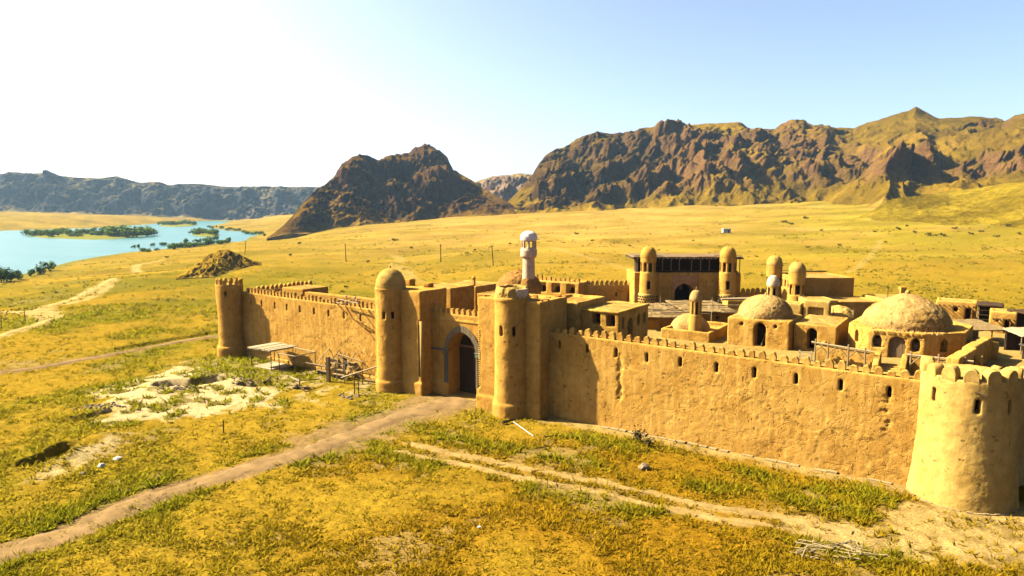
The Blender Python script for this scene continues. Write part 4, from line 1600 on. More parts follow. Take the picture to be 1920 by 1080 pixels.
# rooms behind the left wall
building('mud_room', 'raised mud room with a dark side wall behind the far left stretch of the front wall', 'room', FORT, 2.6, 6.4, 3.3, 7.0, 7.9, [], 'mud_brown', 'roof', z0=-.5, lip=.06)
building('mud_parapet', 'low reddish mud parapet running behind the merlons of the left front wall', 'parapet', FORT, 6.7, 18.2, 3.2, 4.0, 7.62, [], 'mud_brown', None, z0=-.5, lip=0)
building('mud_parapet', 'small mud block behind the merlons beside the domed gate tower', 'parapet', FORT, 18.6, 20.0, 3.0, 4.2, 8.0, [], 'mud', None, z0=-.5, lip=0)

# back wall, broken at an angle behind the palace
c27 = FORT.w(27.0, 33.0)
BW = Frame(c27[0], c27[1], math.radians(-3))


def blind(c):
    for x in (1.9, 3.95, 6.0):
        c.xprism(arch(x, 4.2, 1.15, 2.2, .7), 'y', -.3, .14)
        slit_cut(c, x, 5.35, .2, .7, -.4, .6)


t = Thing('back_wall', 'shaded crenellated back wall with blind arches left of the palace', 'wall', BW, (3.4, .4, ZC))
c_ = MB()
blind(c_)
t.adobe('wall_body', MB().box(-.3, 6.9, 0, 1.0, 2, 7.02), M['mud_smooth'], c_, .09, .025, 2)
for x in (1.9, 3.95, 6.0):
    t.inst('arrow_slit', _slit, (x, .45, 5.3))
merlons_line(t, MER_F, -.2, 6.8, .3, 7.0, .66)
t = Thing('back_wall', 'short shaded crenellated back wall with one blind arch right of the palace', 'wall', PAL, (15.2, .4, ZC))
c_ = MB().xprism(arch(15.6, 4.2, 1.3, 2.3, .8), 'y', -.3, .14)
slit_cut(c_, 15.6, 5.4, .22, .7, -.4, .6)
t.adobe('wall_body', MB().box(13.3, 18.0, 0, 1.0, 2, 6.35), M['mud_smooth'], c_, .09, .025, 2)
t.inst('arrow_slit', _slit, (15.6, .45, 5.3))
merlons_line(t, MER_F, 13.8, 17.6, .3, 6.33, .62)

# ------------------------------------------------------------------ palace
t = Thing('palace', 'shaded mud palace with pointed gateway, roofed upper gallery on posts and reddish arch panel', 'palace', PAL, (6.8, 3, ZC))
b_ = MB().box(0, 13.7, 0, 6, 3, 8.95)
b_.box(.1, 3.4, -.35, 0.3, 3, 8.98).box(9.5, 13.6, -.35, .3, 3, 8.62)
b_.box(3.1, 4.9, -.2, .3, 3, 8.9).box(8.3, 9.6, -.2, .3, 3, 8.9)
c_ = MB().xprism(arch(6.55, 4, 2.35, 3.5, 1.25, 7), 'y', -.6, 2.4)
t.adobe('wall', b_, M['mud_smooth'], c_, .095, .02, 2)
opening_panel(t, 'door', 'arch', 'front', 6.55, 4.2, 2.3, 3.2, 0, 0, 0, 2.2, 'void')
t.part('window', MB().box(6.35, 6.75, 2.0, 2.1, 6.5, 7.1), M['wood'])
c2 = MB().xprism(arch(6.55, 4, 2.55, 3.6, 1.35, 7), 'y', -.8, .6)
b2 = MB().box(4.95, 8.25, -.12, .25, 3.5, 8.6)
t.adobe('portal_panel', b2, M['pink'], c2, .06, .006, 1)
po = arch(6.55, 4.5, 3.5, 3.55, 1.75, 8)[2:]
pi_ = arch(6.55, 4.5, 2.6, 3.05, 1.4, 8)[2:]
mb = MB()
for i in range(len(po) - 1):
    mb.xprism([pi_[i], po[i], po[i + 1], pi_[i + 1]], 'y', -.26, -.05)
t.part('arch_moulding', mb, M['pink'])
t.part('jamb', MB().box(5.05, 5.25, -.24, -.05, 4, 6.3), M['mud_pale'])
t.part('jamb', MB().box(7.85, 8.05, -.24, -.05, 4, 6.3), M['mud_pale'])
# gallery
gb = t.part('gallery_wall', MB().box(.6, 13.3, 2.6, 2.9, 8.9, 10.75).box(.5, .7, .6, 2.6, 8.9, 10.7).box(13.1, 13.3, .6, 2.6, 8.9, 10.7), M['wood_dark'])
t.part('gallery_rail', MB().box(2.4, 13.3, .12, .2, 8.95, 9.15), M['wood_dark'])
for x in (.25, .6, 3.75, 4.85, 5.9, 7.45, 8.6, 9.7, 13.0, 13.55):
    t.part('gallery_post', MB().tube((x, .2, 8.85), (x, .2, 10.7), .06, .055), M['wood_grey'])
rb = MB().box(-.2, 13.9, -.25, 6.0, 10.68, 10.82)
t.part('roof', rb, M['wood_dark'])
t.adobe('roof_mud', MB().box(-.15, 13.85, -.15, 5.9, 10.8, 11.02), M['wood'], None, .12, .09, 1, .8)
rf = MB()
for k in range(26):
    x = -.1 + k * .55
    rf.tube((x, -.5 + random.uniform(-.1, .1), 10.74), (x, .8, 10.76), .05)
t.part('roof_pole', rf, M['wood'])
for cx_, wz in ((1.75, 'left'), (11.7, 'right')):
    t2 = lantern_tower('palace_tower', 'round domed palace tower with pierced lattice base, %s of the palace gateway' % wz, PAL, cx_, -.95, ZC, 1.02, 8.7, 9.12, 10.3, 11.1, 12.35, 8, 'mud_smooth', 'mud_smooth', wins=((.12, 6.95, .42, 1.1),), phase=.35, group='twin palace towers')
    # base lattice: solid dark beads stand for the shade in its holes
    lat = MB()
    for r_i in range(4):
        for k in range(11):
            a_ = cam_ang(PAL, cx_, -.95, 0) - 1.5 + (k + .5 * (r_i % 2)) * 3.0 / 11
            ca, sa = math.cos(a_), math.sin(a_)
            z0 = 4.95 + r_i * .34
            lat.lathe([(.07, z0), (.105, z0 + .09), (.07, z0 + .18)], cx_ + 1.20 * ca, -.95 + 1.20 * sa, 6)
    t2.part('lattice_hole_shade', lat, M['void']).update_tag()
    t2.adobe('lattice_drum', MB().lathe([(1.20, 4.2), (1.20, 6.3), (1.12, 6.42)], cx_, -.95, 36), M['mud_pale'], None, .07, .005, 1)

# ------------------------------------------------------------------ twin-towered hall, seen from its side
HALL = Frame(33.7, 80.0, math.radians(2))
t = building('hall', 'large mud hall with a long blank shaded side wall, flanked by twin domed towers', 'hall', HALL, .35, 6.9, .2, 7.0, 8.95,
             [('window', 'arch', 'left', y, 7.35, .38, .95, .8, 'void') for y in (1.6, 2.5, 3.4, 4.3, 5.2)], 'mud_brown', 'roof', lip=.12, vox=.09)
t.part('roof_beam', MB().tube((.6, 1, 9.1), (3.2, 5.5, 9.15), .09).tube((3.4, 6.3, 9.1), (6.6, 6.5, 9.12), .08), M['wood_dark'])
lantern_tower('hall_tower', 'nearer domed tower of the hall, its arcade open to the sky on the shaded corner', HALL, -.1, .1, ZC, .98, 6.6, 6.98, 8.15, 9.75, 10.85, 7, group='twin hall towers', ow=.5)
lantern_tower('hall_tower', 'farther domed tower of the hall, partly hidden by a little plaster-capped turret', HALL, -.2, 6.3, ZC, .98, 6.6, 7.0, 8.4, 10.0, 11.2, 7, group='twin hall towers', ow=.5)
lantern_tower('turret', 'small turret with whitewashed cap behind the plain dome', WORLD, 25.6, 66.5, ZC, .62, 8.0, 8.25, 9.35, 9.7, 10.6, 6, 'mud_pale', 'white', stick=False, phase=.3)

# ------------------------------------------------------------------ dome house and side room
t = building('dome_house', 'square mud house under a broad rough dome with arched doorway', 'house', FORT, 51.35, 56.75, 14.5, 19.6, 7.3,
             [('door', 'arch', 'front', 54.25, 4.85, .98, 2.15, 1.1, 'void'), ('window', 'sq', 'front', 52.65, 6.62, .26, .28, .5, 'void'), ('window', 'sq', 'front', 55.55, 6.62, .28, .3, .5, 'void')], 'mud', 'roof', lip=.0, vox=.08)
t.adobe('dome', MB().lathe(dome_prof(2.42, 7.25, 2.0, 16, .0, .92), 54.0, 17.0, 48), M['dome'], None, .075, .03, 2, 1.1, rough=lump(4.0, .028))
t.part('finial', MB().lathe([(.16, 9.15), (.10, 9.35), (.02, 9.5)], 54.0, 17.0, 8), M['dome'])
ld = t.part('ladder', MB().tube((54.35, 14.7, 4.9), (54.55, 15.2, 6.0), .04), M['wood'])
building('side_room', 'flat-roofed mud side room with cobbled roof and an arched doorway joined to the plain dome house', 'room', FORT, 56.8, 60.3, 15.6, 22.0, 7.05,
         [('door', 'arch', 'front', 58.35, 4.85, .82, 1.9, 1.0, 'void')], 'mud', 'roof', lip=.0, vox=.08, rough=None)

# pool house: parapet, dome, lantern
t = Thing('dome_house', 'low square mud enclosure with a sunken pale dome behind the front merlons', 'house', FORT, (48, 17, ZC))
b_ = MB().box(45.2, 49.95, 14.0, 20.6, 3.6, 5.72)
c_ = MB().box(45.6, 49.55, 14.4, 20.2, 5.25, 8)
t.adobe('wall', b_, M['mud'], c_, .08, .03, 2)
t.adobe('dome', MB().lathe(dome_prof(1.95, 5.15, 1.75, 14, .1, .95), 46.9, 17.3, 40), M['dome'], None, .075, .03, 2, 1.1)
lantern_tower('turret', 'short octagonal turret with open lantern and knobbly dome, standing in the low enclosure', FORT, 48.1, 15.3, ZC, .60, 6.9, 7.15, 8.35, 8.55, 9.45, 8, 'mud', 'dome', stick=False, phase=.25, ow=.22)

# portal arch and small dome
PX, PY = FORT.l(31.2, 72.3)
b_ = MB().box(PX, PX + 2.55, PY, PY + 1.1, 3.6, 7.35)
c_ = MB().box(PX + .5, PX + 2.0, PY - .5, PY + .45, 3.6, 6.6).xprism(arch(PX + 1.25, 4.6, .95, 1.3, .6), 'y', PY + .2, PY + .95)
t = Thing('portal', 'freestanding pale mud portal framing a small pointed doorway, left of the little dome', 'portal', FORT, (PX + 1.2, PY + .5, ZC))
t.adobe('frame', b_, M['mud_pale'], c_, .075, .02, 2)
t.part('door', MB().xprism(arch(PX + 1.25, 4.6, .9, 1.25, .6), 'y', PY + .86, PY + .9), M['void'])
t = Thing('dome_house', 'small low dome with two stakes, between the portal and the big eight-sided shrine', 'dome', WORLD, (35.4, 73, ZC))
t.adobe('dome', MB().lathe(dome_prof(2.1, 4.9, 1.75, 14, .1, .95), 35.4, 73.2, 40), M['mud_pale'], None, .085, .04, 2, 1.1, rough=lump(1.8, .05))
t.part('stake', MB().tube((34.0, 71.5, 5.2), (34.0, 71.5, 6.5), .04), M['wood'])
t.part('stake', MB().tube((36.0, 71.2, 5.2), (36.05, 71.2, 6.6), .04), M['wood'])
building('low_house', 'low flat mud house with a dark shaded front behind the little dome', 'house', WORLD, 36.6, 41.3, 75.6, 80.2, 6.75, [], 'mud_brown', 'roof')
building('low_house', 'bright low mud wall block beside the nearer hall tower', 'house', FORT, PX - 3.2, PX - .2, PY - .2, PY + 2.0, 6.9, [], 'mud_pale', 'roof')
building('low_house', 'low mud store with sagging earth roof behind the portal', 'house', WORLD, 33.3, 36.4, 75.5, 78.8, 6.9, [], 'mud_pale', 'roof', amp=.08)

# houses at the back right
def vigas(t, x0, x1, y, z, n, axis='x', ln=.75):
    for k in range(n):
        u = x0 + (k + .5) * (x1 - x0) / n
        if axis == 'x':
            t.part('beam_end', MB().tube((u, y + .2, z), (u + random.uniform(-.03, .03), y - ln, z - .03), .055), M['wood_dark'])
        else:
            t.part('beam_end', MB().tube((y + .2, u, z), (y - ln, u, z - .03), .055), M['wood_dark'])


t = building('mud_house', 'mud house with square chimney and a beamed sunny end wall, behind the big dome', 'house', WORLD, 41.6, 46.4, 76.0, 80.6, 6.95,
             [('window', 'sq', 'left', 77.3, 5.6, .4, .5, .5, 'void'), ('window', 'sq', 'left', 79.3, 5.6, .4, .5, .5, 'void')], 'mud', 'roof')
vigas(t, 76.2, 80.4, 41.6, 6.45, 5, 'y', .4)
t.part('chimney', MB().box(45.1, 45.75, 78.6, 79.2, 6.8, 8.0), M['mud'])
t.part('roof_stake', MB().tube((43.0, 77.5, 6.9), (43.0, 77.5, 8.1), .04), M['wood_dark'])
t.part('roof_stake', MB().tube((44.4, 77.8, 6.9), (44.4, 77.8, 7.9), .04), M['wood_dark'])
t = building('mud_house', 'mud house with a row of slanting roof beams and open door at the back right', 'house', FORT, 66.2, 70.0, 42.0, 45.0, 6.9,
             [('window', 'sq', 'front', 68.1, 5.75, .4, .5, .5, 'void'), ('door', 'sq', 'front', 69.3, 4.85, .62, 1.35, .7, 'void')], 'mud', 'roof')
vigas(t, 66.3, 69.9, 42.0, 6.45, 8)
t.part('door_leaf', MB().box(69.5, 69.62, 41.6, 42.2, 4.85, 6.1), M['wood_orange'])
t = building('mud_house', 'narrow mud house with beam ends and an ajar door at the right edge', 'house', FORT, 71.1, 73.3, 35.0, 38.0, 6.95,
             [('window', 'sq', 'front', 71.75, 5.9, .22, .28, .5, 'void'), ('door', 'sq', 'front', 72.6, 4.85, .5, 1.35, .7, 'void')], 'mud', 'roof')
vigas(t, 71.2, 73.2, 35.0, 6.25, 5)
t.part('door_leaf', MB().box(72.72, 72.82, 34.6, 35.2, 4.85, 6.1), M['wood_orange'])


def frame_shed(name, label, fr, x0, x1, y0, y1, z0, z1, roofm, nx=3, group=None, tilt=0.0, back='wood_dark', posts=True, rails=0, cat='shed', amp=.06):
    t = Thing(name, label, cat, fr, ((x0 + x1) / 2, (y0 + y1) / 2, z0), group)
    if posts:
        for k in range(nx):
            x = x0 + .1 + k * (x1 - x0 - .2) / (nx - 1)
            for y in (y0 + .1, y1 - .1):
                t.part('post', MB().tube((x, y, z0 - .2), (x, y, z1 + (tilt if y > y0 + .5 else 0) - .02), .06, .05), M['wood_grey'])
    v = MB().add([(x0 - .15, y0 - .25, z1), (x1 + .15, y0 - .25, z1), (x1 + .15, y1 + .2, z1 + tilt), (x0 - .15, y1 + .2, z1 + tilt),
                  (x0 - .15, y0 - .25, z1 + .16), (x1 + .15, y0 - .25, z1 + .16), (x1 + .15, y1 + .2, z1 + tilt + .16), (x0 - .15, y1 + .2, z1 + tilt + .16)],
                 [(0, 3, 2, 1), (4, 5, 6, 7), (0, 1, 5, 4), (1, 2, 6, 5), (2, 3, 7, 6), (3, 0, 4, 7)])
    t.adobe('roof', v, M[roofm], None, .085, amp, 1, 1.3)
    if back:
        t.part('back_panel', MB().box(x0, x1, y1 - .12, y1 - .04, z0 - .1, z1 + tilt - .02), M[back])
    for k in range(rails):
        z = z0 + .5 + k * (z1 - z0 - .5) / max(1, rails)
        t.part('rail', MB().tube((x0, y0, z), (x1, y0 + .02, z + .03), .05), M['wood_dark'])
    return t


frame_shed('plank_shed', 'dark plank lean-to joined to the beamed mud house at the back right', FORT, 70.1, 72.2, 40.6, 43.6, ZC, 6.75, 'wood_dark', 2, rails=3)
frame_shed('plank_shed', 'dark open timber shelter with rails beyond the narrow mud house at the right edge', WORLD, 49.6, 54.5, 63.5, 67.5, ZC, 6.9, 'wood_dark', 4, rails=3)
frame_shed('reed_pergola', 'long thatched pergola with slanting beam shadows behind the shrine, its rail posts sunlit', WORLD, 40.6, 44.6, 60.5, 64.6, ZC, 6.1, 'reed', 4, tilt=.25, back='mud')
frame_shed('plank_shed', 'tilted board roof over a dark stall at the right edge', WORLD, 42.9, 45.4, 56.6, 58.6, ZC, 6.25, 'canvas', 2, tilt=.35)
frame_shed('plank_shed', 'blackened low shed roof below the tilted board stall', WORLD, 41.8, 47.0, 52.0, 55.0, ZC, 5.75, 'burlap', 3, tilt=.1)
frame_shed('reed_shed', 'sagging reed-roofed shed with scattered poles on top, right of the house with square windows', WORLD, 13.2, 17.6, 68.2, 76.5, ZC, 6.05, 'reed', 3, back=None, tilt=.2, amp=.12)
frame_shed('reed_shed', 'broad reed-matted shed with a dark open front before the palace gate', WORLD, 18.3, 23.6, 71.0, 80.0, ZC, 6.2, 'reed', 3, back=None, tilt=-.1, amp=.1)
building('mud_room', 'shaded mud wall room under the sagging reed roof', 'room', WORLD, 13.4, 17.4, 68.6, 75.5, 5.95, [], 'mud_brown', None, lip=0)
building('mud_room', 'shaded mud room with one little window under the matted roof', 'room', WORLD, 18.6, 23.4, 71.5, 79.0, 6.1, [('window', 'sq', 'front', 21.8, 5.3, .36, .4, .4, 'void')], 'mud_brown', None, lip=0)
t = Thing('pole_heap', 'loose pale poles and brushwood lying over the reed shed roofs', 'poles', WORLD, (17, 72, 6.3))
for k in range(26):
    x, y = random.uniform(13.2, 23.4), random.uniform(68.4, 77)
    a_ = random.uniform(-.5, .35)
    ln = random.uniform(1.2, 3.4)
    zz = (6.34 if x < 17.8 else 6.44) + random.uniform(0, .16)
    t.part('pole', MB().tube((x, y, zz), (x + ln * math.cos(a_), y + ln * math.sin(a_), zz + random.uniform(-.05, .15)), random.uniform(.04, .09), .03), M[random.choice(['wood_grey', 'wood_pale', 'wood'])])
t = building('kiosk', 'narrow mud kiosk under a pale beam roof, right of the palace gate', 'kiosk', WORLD, 24.4, 26.6, 76.5, 78.5, 6.75, [], 'mud', None, lip=0)
t.part('roof_beam', MB().tube((23.6, 76.3, 6.9), (26.8, 76.0, 7.0), .16, .22), M['wood_pale'])
for px_, pb, pt in ((1237, 588, 556), (1333, 612, 558), (1345, 600, 562), (1362, 584, 553), (1374, 578, 556), (1189, 575, 540), (1331, 600, 570)):
    X_, Y_ = gz(px_, pb, 5.2)
    Y_ = min(Y_, 78)
    X_ = (px_ - 960) / FPX * (Y_ * CP + 12 * SP_)
    zt = at(px_, pt, Y_)[2]
    tt = MB().tube((X_, Y_, 4.7), (X_ + .03, Y_, zt), .045, .03)
    o = link('pole', tt.mesh('pole', (X_, Y_, 4.7)), M['wood_pale'])
    o.location = (X_, Y_, 4.7)
    tag(o, {1237: 'thin pale pole leaning over the sagging reed roof', 1333: 'tall pale pole just right of the short octagonal turret', 1345: 'second slim pole right of the short octagonal turret', 1362: 'slim pole at the corner of the mud kiosk', 1374: 'slim pole propping the kiosk beam', 1189: 'tall pole in front of the palace left corner', 1331: 'short pole behind the short octagonal turret'}[px_], 'pole', 'poles among the sheds')
o = link('pole', MB().tube((-.0, 0, 0), (2.3, 1.0, .35), .05, .04).mesh('pole'), M['wood_pale'])
o.location = (15.0, 69.0, 6.6)
tag(o, 'pale pole slanting across the front of the sagging reed roof', 'pole', 'poles among the sheds')

# ------------------------------------------------------------------ eight-sided shrine on its terrace
OX, OY = 65.0, 14.8                    # middle of the front face
poly = [(62.75, 14.8), (66.75, 14.8), (69.4, 17.2), (69.8, 21.6), (67.6, 24.4), (63.2, 24.4), (61.3, 22.6), (60.9, 17.2)]
t = Thing('shrine', 'large eight-sided mud shrine under the widest dome, with arched plank door and lattice windows', 'shrine', FORT, (65.3, 19.4, 5.1))
b_ = MB().prism(poly, 3.6, 7.28)
c_ = MB()
for ce, z, wd, h in ((64.85, 5.1, 1.12, 1.75), (63.45, 5.82, .62, 1.0), (66.15, 5.75, .60, 1.05)):
    c_.xprism(arch(ce, z, wd, h, wd * .55), 'y', 14.2, 15.25)
# windows on the two slanting faces
def slant_open(c, p, q, f, z, wd, h, dep):
    dx, dy = q[0] - p[0], q[1] - p[1]
    L = math.hypot(dx, dy)
    dx, dy = dx / L, dy / L
    nx, ny = dy, -dx
    mx, my = p[0] + (q[0] - p[0]) * f, p[1] + (q[1] - p[1]) * f
    pts = []
    for u, v in ((-wd / 2, .5), (wd / 2, .5), (wd / 2, -dep), (-wd / 2, -dep)):
        pts.append((mx + dx * u + nx * v, my + dy * u + ny * v))
    c.prism(pts, z, z + h * .82)
    pts = []
    for u, v in ((-wd / 3.4, .5), (wd / 3.4, .5), (wd / 3.4, -dep), (-wd / 3.4, -dep)):
        pts.append((mx + dx * u + nx * v, my + dy * u + ny * v))
    c.prism(pts, z + h * .8, z + h)


slant_open(c_, poly[1], poly[2], .48, 5.75, .62, 1.05, .8)
slant_open(c_, poly[7], poly[0], .45, 5.85, .55, 1.05, .45)
t.adobe('wall', b_, M['mud'], c_, .07, .035, 2, rough=rough_patch(1.4, .05, .2))
t.adobe('dome', MB().lathe([(3.35, 6.9), (3.38, 7.3), (3.33, 7.75), (3.1, 8.3), (2.6, 8.85), (1.9, 9.32), (1.15, 9.68), (.5, 9.92), (.12, 10.02)], 65.1, 18.55, 56), M['dome'], None, .075, .035, 2, 1.0, rough=lump(3.2, .03))
t.part('finial', MB().lathe([(.16, 9.95), (.2, 10.08), (.13, 10.2), (.03, 10.3)], 65.1, 18.55, 10), M['mud_pale'], smooth=True)
dr = t.part('door', MB().xprism(arch(64.85, 5.08, 1.2, 1.78, .65), 'y', 15.12, 15.16), M['wood_dark'])
for k in range(6):
    x0 = 64.3 + k * .185
    t.part('plank', MB().box(x0, x0 + .172, 15.04 + .012 * (k % 2), 15.12, 5.08, 6.5 + .28 * math.sin((k + .5) / 6 * math.pi)), M['wood'], dr)
for ce, z, wd, h in ((63.45, 5.82, .62, 1.0), (66.15, 5.75, .60, 1.05)):
    wn_ = t.part('window', MB().xprism(arch(ce, z - .02, wd + .1, h + .04, wd * .6), 'y', 15.2, 15.24), M['void'])
    lt = MB()
    for k in range(-4, 9):
        for sgn in (1, -1):
            xa = ce - wd / 2
            z0 = z + k * .13
            pts = []
            for u in (0, wd):
                zz = z0 + (u if sgn > 0 else wd - u) * 1.0
                pts.append((xa + u, zz))
            zs = [p[1] for p in pts]
            if min(zs) >= z and max(zs) <= z + h * .9:
                lt.tube((pts[0][0], 15.06, pts[0][1]), (pts[1][0], 15.06, pts[1][1]), .018, n=4)
    t.part('lattice', lt, M['wood'], wn_)
cor = MB()
for k in range(34):
    x0 = 62.9 + k * .112
    if random.random() < .75:
        cor.box(x0, x0 + .07, 14.72, 14.9, 7.02, 7.2)
tag(t.part('brick_cornice', cor, M['mud_brown']), kind='stuff')
rb = MB()
for k in range(24):
    u = random.random()
    x0, y0 = 62.9 + 5.0 * u, 15.0 + .5 * random.random()
    r_ = random.uniform(.06, .16)
    rb.lathe([(r_, 7.2), (r_ * .9, 7.3), (r_ * .3, 7.4)], x0, y0, 6)
tag(t.part('roof_rubble', rb, M['dome']), kind='stuff')

t = Thing('terrace', 'raised earth terrace with retaining walls and broad entry steps before the shrine', 'terrace', FORT, (65, 13, ZC))
t.adobe('platform', MB().prism([(59.6, 11.9), (69.6, 11.9), (70.2, 16), (70, 25), (60.4, 25), (59.4, 16)], 3.6, 5.08), M['court'], None, .13, .03, 2)
t.adobe('retaining_wall', MB().box(59.4, 63.85, 11.55, 11.9, 3.6, 6.05).box(59.4, 59.75, 11.6, 14.4, 3.6, 6.0), M['mud'], None, .075, .03, 2)
t.adobe('retaining_wall', MB().box(65.75, 69.7, 11.55, 11.9, 3.6, 5.95), M['mud'], None, .075, .03, 2)
for k in range(4):
    t.part('step', MB().box(64.1, 65.5, 9.9 + k * .5, 12.0 + .02 * k, ZC - .3, ZC + .04 + .075 * k), M['mud_pale'], bevel=.02)
for xa, xb in ((63.7, 64.1), (65.5, 65.9)):
    cheek = MB().xprism([(10.0, 4.4), (12.0, 4.4), (12.0, 6.05), (11.4, 6.0), (10.0, 5.35)], 'x', xa, xb)
    t.adobe('stair_cheek', cheek, M['mud'], None, .06, .02, 2)


def railing(label, posts, y, z0, zt):
    t = Thing('timber_railing', label, 'railing', FORT, ((posts[0] + posts[-1]) / 2, y, z0), 'timber railings before the shrine')
    for i, x in enumerate(posts):
        t.part('post', MB().tube((x, y, z0 - .2), (x + random.uniform(-.04, .04), y, zt(x) + .28), .085, .075), M['wood_grey'])
        if 0 < i:
            t.part('brace', MB().tube((x, y - .02, zt(x) - .75), (x - .62, y - .02, zt(x) - .05), .05), M['wood_grey'])
        if i < len(posts) - 1:
            t.part('brace', MB().tube((x, y - .02, zt(x) - .75), (x + .62, y - .02, zt(x) - .05), .05), M['wood_grey'])
    t.part('top_rail', MB().tube((posts[0] - .3, y, zt(posts[0])), (posts[-1] + .5, y, zt(posts[-1])), .09, .08), M['wood_pale'])
    t.part('lower_beam', MB().tube((posts[0] - .1, y + .06, zt(posts[0]) - .17), (posts[-1] + .3, y + .06, zt(posts[-1]) - .17), .06), M['wood_grey'])


railing('weathered timber railing with braced posts left of the shrine steps', [59.5, 60.45, 61.9, 63.1], 10.9, ZC, lambda x: 6.42 - .08 * (x - 59.5))
railing('weathered timber railing with braced posts right of the shrine steps', [66.1, 67.85, 69.5], 10.9, ZC, lambda x: 6.2)
t = Thing('short_fence', 'low pale plank fence standing alone left of the shrine railing', 'fence', FORT, (58.7, 11.2, ZC))
for x in (58.3, 59.2):
    t.part('post', MB().tube((x, 11.2, ZC - .2), (x, 11.2, 5.6), .06), M['wood_pale'])
for z in (5.1, 5.4):
    t.part('plank', MB().box(58.2, 59.3, 11.12, 11.17, z, z + .14), M['wood_pale'])
# thick wall to the right of the shrine
sw = Frame(31.7, 47.4, math.radians(44))
t = Thing('mud_wall', 'thick sloping mud wall with sunlit top running back from the right end of the shrine railing', 'wall', sw, (5, .3, ZC))
t.adobe('wall_body', MB().box(0, 4.6, 0, .85, 3.6, 6.5).box(4.6, 10.6, .1, .9, 3.6, 6.62).box(4.3, 4.7, -.03, .9, 3.6, 6.58), M['mud'], None, .08, .04, 3)
t.adobe('buttress', MB().box(4.2, 4.6, -.5, 0, 3.6, 6.1), M['mud'], None, .08, .03, 3)
t = Thing('mud_wall', 'low sunlit mud wall closing the yard right of the shrine', 'wall', WORLD, (39, 55.5, ZC))
t.adobe('wall_body', MB().prism([(36.7, 56.6), (39.6, 54.6), (39.9, 55.0), (37.0, 57.0)], 3.6, 6.2), M['mud'], None, .08, .03, 3)

# ------------------------------------------------------------------ things outside the wall
def P3(px, py):
    return hit(px, py)


def gzv(x, y):
    return float(ground_z(np.array([x]), np.array([y]))[0])


# canopy shelter
t = Thing('shelter', 'rickety canopy of pale boards on thin poles at the foot of the left wall', 'shelter', WORLD, (-25.9, 72.1, 0))
A_, B_, C_, D_ = (-28.0, 72.0), (-25.3, 70.3), (-23.6, 72.3), (-26.3, 74.2)
for x, y in (A_, B_, C_, D_):
    t.part('post', MB().tube((x, y, -.3), (x, y, 2.28), .055, .045), M['wood'])


def quad_slab(P, z0, z1, k=1.0):
    cx, cy = sum(p[0] for p in P) / 4, sum(p[1] for p in P) / 4
    return MB().prism([(cx + (x - cx) * k, cy + (y - cy) * k) for x, y in P], z0, z1)


t.part('platform', quad_slab([A_, B_, C_, D_], .12, .24, .97), M['canvas'])
for i in range(9):
    f0, f1 = i / 9, (i + .99) / 9
    lp = lambda p, q, f: (p[0] + (q[0] - p[0]) * f, p[1] + (q[1] - p[1]) * f)
    sag = random.uniform(-.03, .03)
    q = [lp(A_, B_, f0 * 1.12 - .06), lp(A_, B_, f1 * 1.12 - .06), lp(D_, C_, f1 * 1.12 - .06), lp(D_, C_, f0 * 1.12 - .06)]
    cx, cy = sum(p[0] for p in q) / 4, sum(p[1] for p in q) / 4
    e = 1.2 + random.uniform(-.03, .05)
    v1 = [(cx + (x - cx) * e, cy + (y - cy) * e) for x, y in q]
    t.part('roof_board', MB().prism(v1, 2.22 + sag, 2.36 + sag), M['canvas'])
t.part('roof_edge', MB().tube((C_[0], C_[1], 2.2), (B_[0], B_[1], 2.2), .07).tube((A_[0], A_[1], 2.2), (B_[0], B_[1], 2.2), .06), M['wood_dark'])
for p, q in ((A_, D_), (D_, C_)):
    t.part('rail', MB().tube((p[0], p[1], .75), (q[0], q[1], .75), .03), M['wood'])
    for f in (.25, .5, .75):
        x, y = p[0] + (q[0] - p[0]) * f, p[1] + (q[1] - p[1]) * f
        t.part('baluster', MB().tube((x, y, .2), (x, y, .75), .025), M['wood'])
t.part('brace', MB().tube((-26.5, 74.1, 2.2), (-25.4, 73.4, .8), .03), M['wood'])

t = Thing('trellis', 'open frame of pale poles joined to the right side of the canopy shelter', 'frame', WORLD, (-22.2, 69.9, 0))
for x, y, zt in ((-22.35, 68.95, 2.05), (-20.65, 70.3, 2.15), (-24.4, 70.15, 2.1)):
    t.part('post', MB().tube((x, y, -.3), (x, y, zt), .06, .05), M['wood'])
for p, q in (((-23.6, 72.2, 2.25), (-20.6, 70.3, 2.1)), ((-24.4, 70.1, 2.0), (-22.2, 68.9, 1.95)), ((-22.3, 68.95, 1.95), (-20.6, 70.35, 2.1))):
    t.part('top_pole', MB().tube(p, q, .065, .055), M['wood_pale'])


def step_rack(name, label, x, y, rot, steps, w_, mat):
    t = Thing(name, label, 'rack', Frame(x, y, rot), (0, 0, gzv(x, y)), 'stepped plank racks by the left wall')
    for i in range(steps):
        t.part('shelf', MB().box(-w_ / 2 + .12 * i, w_ / 2, .15 + .42 * i, .15 + .42 * i + .40, .42 + .36 * i, .48 + .36 * i), M[mat])
        for sx in (-w_ / 2 + .12 * i + .05, w_ / 2 - .05):
            t.part('leg', MB().tube((sx, .3 + .42 * i, -.2), (sx, .3 + .42 * i, .42 + .36 * i), .05), M['wood'])
    t.part('side_rail', MB().tube((-w_ / 2, .1, 1.1), (-w_ / 2 + .1 * steps, .42 * steps, 1.1 + .36 * steps), .045), M['wood_pale'])
    t.part('side_rail', MB().tube((w_ / 2, .1, 1.15), (w_ / 2, .42 * steps, 1.15 + .36 * steps), .045), M['wood'])
    t.part('side_panel', MB().box(-w_ / 2 - .02, w_ / 2 - .3, .35, .42, -.1, .36), M['wood'])
    return t


